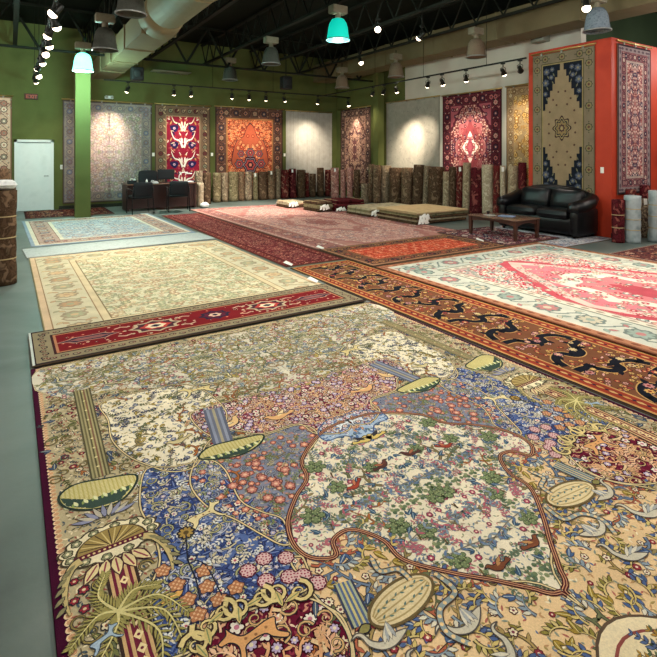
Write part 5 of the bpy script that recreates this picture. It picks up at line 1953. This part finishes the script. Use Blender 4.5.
# rectangular trunk duct on the left, round before it
mb = MB()
mb.box(-.30, .30, -3.45, 3.45, 0, .5)
for y in (-3.42, -1.7, 0, 1.7, 3.4):
    mb.box(-.325, .325, y - .02, y + .02, -.025, .525)
struct(mb.build('ceiling_duct', m_duct, None, (2.39, 13.2, 3.93)))
mb = MB()
mb.tube([(0, -8.1, 0), (0, 8.1, 0)], .37, 28)
for y in (-6, -3, 0, 3, 6):
    mb.tube([(0, y - .02, 0), (0, y + .02, 0)], .385, 28)
mb.tube([(0, 7.9, 0), (0, 8.5, -.06)], [.37, .40], 28)
struct(mb.build('ceiling_duct', m_duct, None, (2.40, 1.25, 4.27)))
mb = MB()
mb.box(-.36, .36, -11.7, 11.7, 0, .64)
for k in range(12):
    y = -11.6 + 2.1 * k
    mb.box(-.375, .375, y - .02, y + .02, -.015, .655)
struct(mb.build('ceiling_duct', m_duct, None, (10.25, 4.9, 4.41)))

def vent(x, y, z, label):
    t = thing('ceiling_vent', label, 'vent', (x, y, z))
    mb = MB()
    mb.box(-.6, .6, -.6, .6, 0, .02)
    mb.build('plate', mat('vent_plate', '8a8672', .6), t)
    for k, r in enumerate((.4, .28, .16)):
        mb = MB()
        mb.lathe([(r, -.005), (r + .06, -.04), (r + .05, -.045), (r - .01, -.01)], 28)
        mb.build('diffuser_ring', mat('vent_ring', '55523f', .6), t)
    mb = MB()
    mb.tube([(0, 0, .02), (0, 0, .9)], .12, 12)
    mb.build('neck', m_duct, t)
vx, vy = P(168, 74, 4.3)
vent(vx, vy, 4.3, 'square ceiling air vent with round rings right of the long duct')
def black_box(name, label, cat, c, size, hang_to):
    t = thing(name, label, cat, c)
    mb = MB()
    mb.rbox((0, 0, 0), size, .03)
    mb.build('cabinet', mat('speaker_black', '0e0f0e', .6), t)
    mb = MB()
    mb.lathe([(0, 0), (size[0] * .34, 0), (size[0] * .3, .012), (0, .004)], 18)
    mb.build('speaker_cone', mat('cone_grey', '1c1d1c', .8), t, (0, -size[1] / 2, 0), (PI / 2, 0, 0))
    if hang_to:
        mb = MB()
        mb.tube([(0, 0, size[2] / 2 - .01), (0, 0, hang_to - c[2])], .012, 6)
        mb.build('hanger', m_joist, t)
x, y = P(137, 74, 3.75)
black_box('speaker', 'black loudspeaker hanging above the pale floral hanging rug', 'speaker', (x, y, 3.75), (.3, .28, .34), 5.3)
x, y = P(286, 83, 3.75)
black_box('speaker', 'black loudspeaker hanging from the ceiling right of the orange medallion rug', 'speaker', (x, y, 3.75), (.3, .28, .38), 5.3)
t = thing('wall_heater', 'grey box mounted high on the white wall above the gold-tan rug', 'wall box', (11.05, 7.5, 4.35))
mb = MB()
mb.rbox((-.14, 0, .2), (.28, .36, .38), .02)
mb.build('housing', mat('heater_grey', '7a7a6c', .5), t)
mb = MB()
for k in range(5):
    mb.box(-.30, -.275, -.14, .14, .08 + .055 * k, .11 + .055 * k)
mb.build('grille', mat('heater_slats', '4a4a42', .5), t)

# ------------------------------------------------------------------ pendants
m_shade = mottled('prism_shade', ['34352f', '4a4a42', '3c3d36'], 30, .3, .5)
m_teal = mat('shade_lit_teal', '20b0a0', .3, emit='00c8b0', estr=1.5)
m_tealw = mat('shade_lit_white', 'c0f0e4', .3, emit='7cffe6', estr=5)
m_warm = mat('shade_lit_warm', 'f0e0c0', .3, emit='ffe6c0', estr=5)
m_lens = mat('lens_lit', 'fff0d8', .3, emit='ffe8c8', estr=20)
m_ball = mottled('ballast_beige', ['6a624e', '7a725e', '726a56'], 8, .6)
MESHC = {}
def once(key, fn):
    if key not in MESHC:
        MESHC[key] = fn()
    return MESHC[key]

def shade_mb():
    mb = MB()
    prof = [(.07, .42), (.12, .40), (.165, .33), (.19, .24), (.205, .12), (.222, .02), (.23, 0), (.222, .0), (.205, .02), (.197, .12), (.182, .24), (.157, .325), (.115, .39), (.06, .41)]
    mb.lathe(prof, 28)
    return mb
def bulb_lit():
    mb = MB()
    mb.lathe([(0, .12), (.035, .14), (.045, .2), (.035, .28), (.025, .36), (.025, .42)], 14)
    return mb.mesh('bulb', mat('bulb_lit', 'fff0d8', .3, emit='ffe8c8', estr=6))
def pendant(x, y, zb, label, shade=None, watts=0, col=(1, .9, .75), group='high bay pendant lamps', s=1.0):
    t = thing('pendant_lamp', label, 'pendant lamp', (x, y, zb), (0, 0, 0), group)
    shn = (shade or m_shade).name
    link('shade', once('shade' + shn, lambda: shade_mb().mesh('shade', shade or m_shade)), t)
    def rim():
        mb = MB()
        mb.lathe([(.228, -.012), (.24, -.008), (.24, .012), (.228, .016)], 28)
        return mb.mesh('rim', mat('rim_metal', '8a8c88', .35, .6))
    link('rim', once('rim', rim), t)
    def ball():
        mb = MB()
        mb.rbox((0, 0, .59), (.34, .2, .16), .02)
        mb.lathe([(.05, .40), (.055, .45), (.05, .52)], 16)
        return mb.mesh('ballast_housing', m_ball)
    link('ballast_housing', once('ball', ball), t)
    mb = MB()
    mb.tube([(0, 0, .66), (0, 0, max(.7, JB - zb))], .012, 6)
    mb.build('hanger_rod', m_joist, t)
    def bulb():
        mb = MB()
        mb.lathe([(0, .12), (.035, .14), (.045, .2), (.035, .28), (.025, .36), (.025, .42)], 14)
        return mb.mesh('bulb', mat('bulb_off', '9a9c98', .2))
    if watts < 0:
        link('bulb', once('bulb_lit', lambda: bulb_lit()), t)
        l = bpy.data.lights.new('lamp_light', 'SPOT')
        l.energy = -watts
        l.color = (1, .9, .8)
        l.spot_size = R(100)
        l.spot_blend = 1
        l.shadow_soft_size = .1
        link('lamp_light', l, t, (0, 0, -.03))
    elif watts:
        l = bpy.data.lights.new('lamp_light', 'POINT')
        l.energy = watts
        l.color = col
        l.shadow_soft_size = .15
        link('lamp_light', l, t, (0, 0, -.17))
    else:
        link('bulb', once('bulb', bulb), t)
    return t

m_tan_spotlit = mottled('shade_tan', ['6a5a48', '7c6a56', '726250'], 30, .35, .4)  # lighter tan: the spots' light on these shades put into the colour
m_clear = mottled('shade_clear', ['5a646c', '7a868e', '66727a'], 20, .12, .6)
PL = [((105, 50), 3.6, 'dim glass pendant lamp with beige ballast left of the long duct', None, 0, 0),
      ((131, 14), 3.85, 'dim pendant lamp cut off by the top edge above the duct', None, -750, 0),
      ((83, 71), 3.6, 'brightly lit blue-white pendant lamp at the top of the green column', m_tealw, 620, (.5, 1, .88)),
      ((230, 80), 3.88, 'small dim pendant lamp above the red arabesque hanging rug', None, -2400, 0),
      ((271, 64), 3.88, 'dim pendant lamp above the orange medallion hanging rug', None, -320, 0),
      ((338, 40), 3.88, 'glowing turquoise pendant lamp near the ceiling centre', m_teal, 330, (.75, 1, .93)),
      ((342, 88), 3.8, 'far dim pendant lamp below the right duct near the room corner', m_tan_spotlit, -170, 0),
      ((396, 77), 3.88, 'dim pendant lamp above the plain grey hanging rug', m_tan_spotlit, -170, 0),
      ((476, 57), 3.88, 'dim pendant lamp in front of the white wall', m_tan_spotlit, -200, 0),
      ((597, 31), 3.88, 'clear pendant lamp above the tall tan hanging rug and display wall', m_clear, 0, 0)]
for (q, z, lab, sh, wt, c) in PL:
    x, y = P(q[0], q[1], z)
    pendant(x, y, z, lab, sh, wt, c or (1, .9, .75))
# lit lamps added outside the view to brighten the room, continuing the grid
K = 1.0
ADDED_LAMPS = [(1.5, 5.6, 160), (1.5, 2.4, 150), (5.5, 4.7, 260), (5.5, 1.9, 300), (5.5, -1.2, 260), (9.1, 1.9, 300), (1.5, -1.2, 60), (9.1, -1.2, 150),
        (-2.5, 2.4, 110), (-2.5, 5.4, 200), (-2.5, 8.3, 300), (-2.5, 11.2, 300), (-2.5, 14.2, 250), (12.7, -1.2, 200), (12.7, 1.9, 260), (12.7, 4.3, 200)]
for x, y, wt in ADDED_LAMPS:
    pendant(x, y, 3.88, 'added warm pendant lamp outside the view that lights the room', m_warm, wt * K, (1, .965, .92), 'added pendant lamps outside the view')

# ------------------------------------------------------------------ track lighting
KS = 4.2
m_can = mat('track_black', '14150f', .5, .2)
def can_mesh():
    mb = MB()
    mb.lathe([(0, .08), (.03, .075), (.04, .05), (.046, -.03), (.07, -.085), (.064, -.085), (.04, -.03)], 16)
    return mb.mesh('lamp_can', m_can)
def lens_mesh(m, n):
    def f():
        mb = MB()
        mb.lathe([(.045, -.05), (.06, -.085), (.058, -.11), (.035, -.138), (0, -.147)], 16)
        return mb.mesh('lens', m)
    return once('lens' + n, f)
def yoke_mesh():
    mb = MB()
    mb.tube([(-.055, 0, 0), (-.06, 0, .07), (0, 0, .10), (.06, 0, .07), (.055, 0, 0)], .008, 6)
    mb.tube([(0, 0, .10), (0, 0, .17)], .012, 8)
    mb.box(-.05, .05, -.018, .018, .16, .19)
    return mb.mesh('yoke', m_can)
def spotlight(c, aim, label, watts, group, size=62, lit=True, col=(1, .86, .68), blend=1.0, ls=1.0):
    t = thing('spotlight', label, 'spotlight', c, (0, 0, 0), group)
    d = (Vector(aim) - Vector(c)).normalized()
    q = d.to_track_quat('-Z', 'Y').to_euler()
    link('lamp_can', once('can', can_mesh), t, (0, 0, 0), q)
    y = link('yoke', once('yoke', yoke_mesh), t, (0, 0, 0), (0, 0, q.z))
    link('lens', lens_mesh(m_lens if lit else mat('lens_dark', '2a2a26', .2), 'lit' if lit else 'off'), t, (0, 0, 0), q)
    if lit and watts:
        l = bpy.data.lights.new('lamp_light', 'SPOT')
        l.energy = watts * KS
        l.color = col
        l.spot_size = R(size)
        l.spot_blend = blend
        l.shadow_soft_size = .04
        link('lamp_light', l, t, tuple(d * .19), q)
    return t
def track(p0, p1, label, drops=4):
    c = [(a + b) / 2 for a, b in zip(p0, p1)]
    t = thing('track_rail', label, 'light track', c)
    mb = MB()
    a = Vector(p0) - Vector(c)
    b = Vector(p1) - Vector(c)
    if abs(a.x) > abs(a.y):
        mb.box(a.x, b.x, -.02, .02, 0, .035)
    else:
        mb.box(-.02, .02, a.y, b.y, 0, .035)
    mb.build('rail', m_can, t)
    for k in range(drops):
        u = (k + .5) / drops
        q = a.lerp(b, u)
        mb = MB()
        mb.tube([(q.x, q.y, .03), (q.x, q.y, TOP - .03 - c[2])], .006, 5)
        mb.build('hanger_rod', m_joist, t)

TY, TZ = 15.15, 3.70
track((2.2, TY, TZ), (10.6, TY, TZ), 'black light track along the green back wall')
BH = [(128, (2.5, 2.2), 190), (174, (4.6, 2.1), 75), (191, (5.2, 2.1), 75), (232, (6.6, 2.2), 75), (249, (7.3, 2.0), 75), (266, (7.9, 2.2), 70), (284, (9.6, 1.9), 150), (318, (9.75, 2.1), 170), (348, None, 0)]
for i, (px, tgt, wt) in enumerate(BH):
    x = px_back(px, TY)
    if tgt:
        aim = (tgt[0], 16.72, tgt[1])
    else:
        aim = (11.04, 15.4, 2.4)
        wt = 75
    spotlight((x, TY, TZ - .19), aim, 'lit black spotlight, %s from the left on the track along the back wall' % ORD[i], wt, 'spotlights on the back track', 52)
TX = 9.6
ty = lambda px: px_side(px, TX)
track((TX, 15.6, 3.74), (TX, 6.95, 3.74), 'black light track along the white right wall')
RH = [(373, (11.04, 15.4, 2.2), 130, 1), (384, (11.04, 15.2, 1.9), 60, 1), (396, (11.04, 12.3, 1.95), 420, 1), (428, (11.04, 12.2, 1.8), 420, 1), (442, (11.04, 10.2, 2.0), 120, 1), (466, (11.04, 9.8, 2.0), 170, 1), (503, (11.04, 8.1, 2.5), 90, 1), (520, (11.04, 7.8, 2.4), 0, 0)]
for i, (px, aim, wt, lit) in enumerate(RH):
    spotlight((TX, ty(px), 3.74 - .19), aim, '%s spotlight, %s from the left on the track along the right wall' % ('lit black' if lit else 'unlit black', ORD[i]), wt, 'spotlights on the right track', 42, bool(lit))
LX, LZ = .52, 3.72
track((LX, 6.5, LZ), (LX, 16.2, LZ), 'black light track running away on the left toward the door wall')
LH = [(7.35, (-2.5, 8.0, 0)), (8.05, (2.0, 9.4, 0)), (8.75, (-1.5, 10.5, 0)), (9.55, (1.7, 10.6, 0)), (10.5, (1.5, 8.3, 0)), (11.4, (1.2, 12.2, 0)), (12.5, (-1.2, 16.7, 1.8)), (13.5, (2.2, 12.4, 0)), (14.6, (1.2, 16.7, 1.6))]
for i, (y, aim) in enumerate(LH):
    spotlight((LX, y, LZ - .19), aim, 'lit black spotlight, %s from the near end of the left track' % ORD[i], 70 if i in (1, 3, 4) else 45, 'spotlights on the left track', 58)
# single spots under the joists
def beam_spot(px, py, z, aim, label, wt, size=60, col=(1, .88, .72)):
    x, y = P(px, py, z)
    spotlight((x, y, z), aim, label, wt, None, size, True, col)
    # the stem up to the joist belongs to the lamp
    o = [q for q in COL.objects if q.get('label') == label][0]
    mb = MB()
    mb.tube([(0, 0, .17), (0, 0, JB - z)], .01, 6)
    mb.build('stem', m_can, o)
beam_spot(378, 28, 4.2, (2.2, 3.2, 0), 'very bright single spotlight right of the turquoise pendant lamp', 500, 60)
beam_spot(586, 3, 3.9, (6.4, 3.4, 0), 'bright spotlight at the top edge above the clear pendant lamp', 260, 80)
beam_spot(422, 35, 4.1, (6.3, 14.0, 0), 'small spotlight with black can on the ceiling right of the very bright one', 1000, 32)
beam_spot(360, 60, 4.2, (8.6, 9.3, 0), 'small spotlight at the duct edge lighting the wide stack', 130, 40)

# ------------------------------------------------------------------ added window fill and world
w = bpy.data.worlds.new('world')
w.use_nodes = True
w.node_tree.nodes['Background'].inputs[0].default_value = (.62, .78, 1, 1)
w.node_tree.nodes['Background'].inputs[1].default_value = .6
sc.world = w
for i in range(5):
    l = bpy.data.lights.new('window_fill', 'AREA')  # area lamps added outside the unseen windows as daylight fill
    l.shape = 'RECTANGLE'
    l.size = 3.4
    l.size_y = 2.7
    l.energy = 300
    l.color = (.78, .9, 1)
    link('window_fill', l, None, (xs[i] + 2, -7.3, 1.9), (PI / 2, 0, PI))

# ------------------------------------------------------------------ view
sc.view_settings.view_transform = 'Standard'
sc.view_settings.look = 'None'
sc.view_settings.exposure = -0.85
sc.view_settings.gamma = 1
sc.view_settings.use_curve_mapping = False
sc.cycles.use_denoising = True
sc.cycles.max_bounces = 6
sc.cycles.sample_clamp_indirect = 6
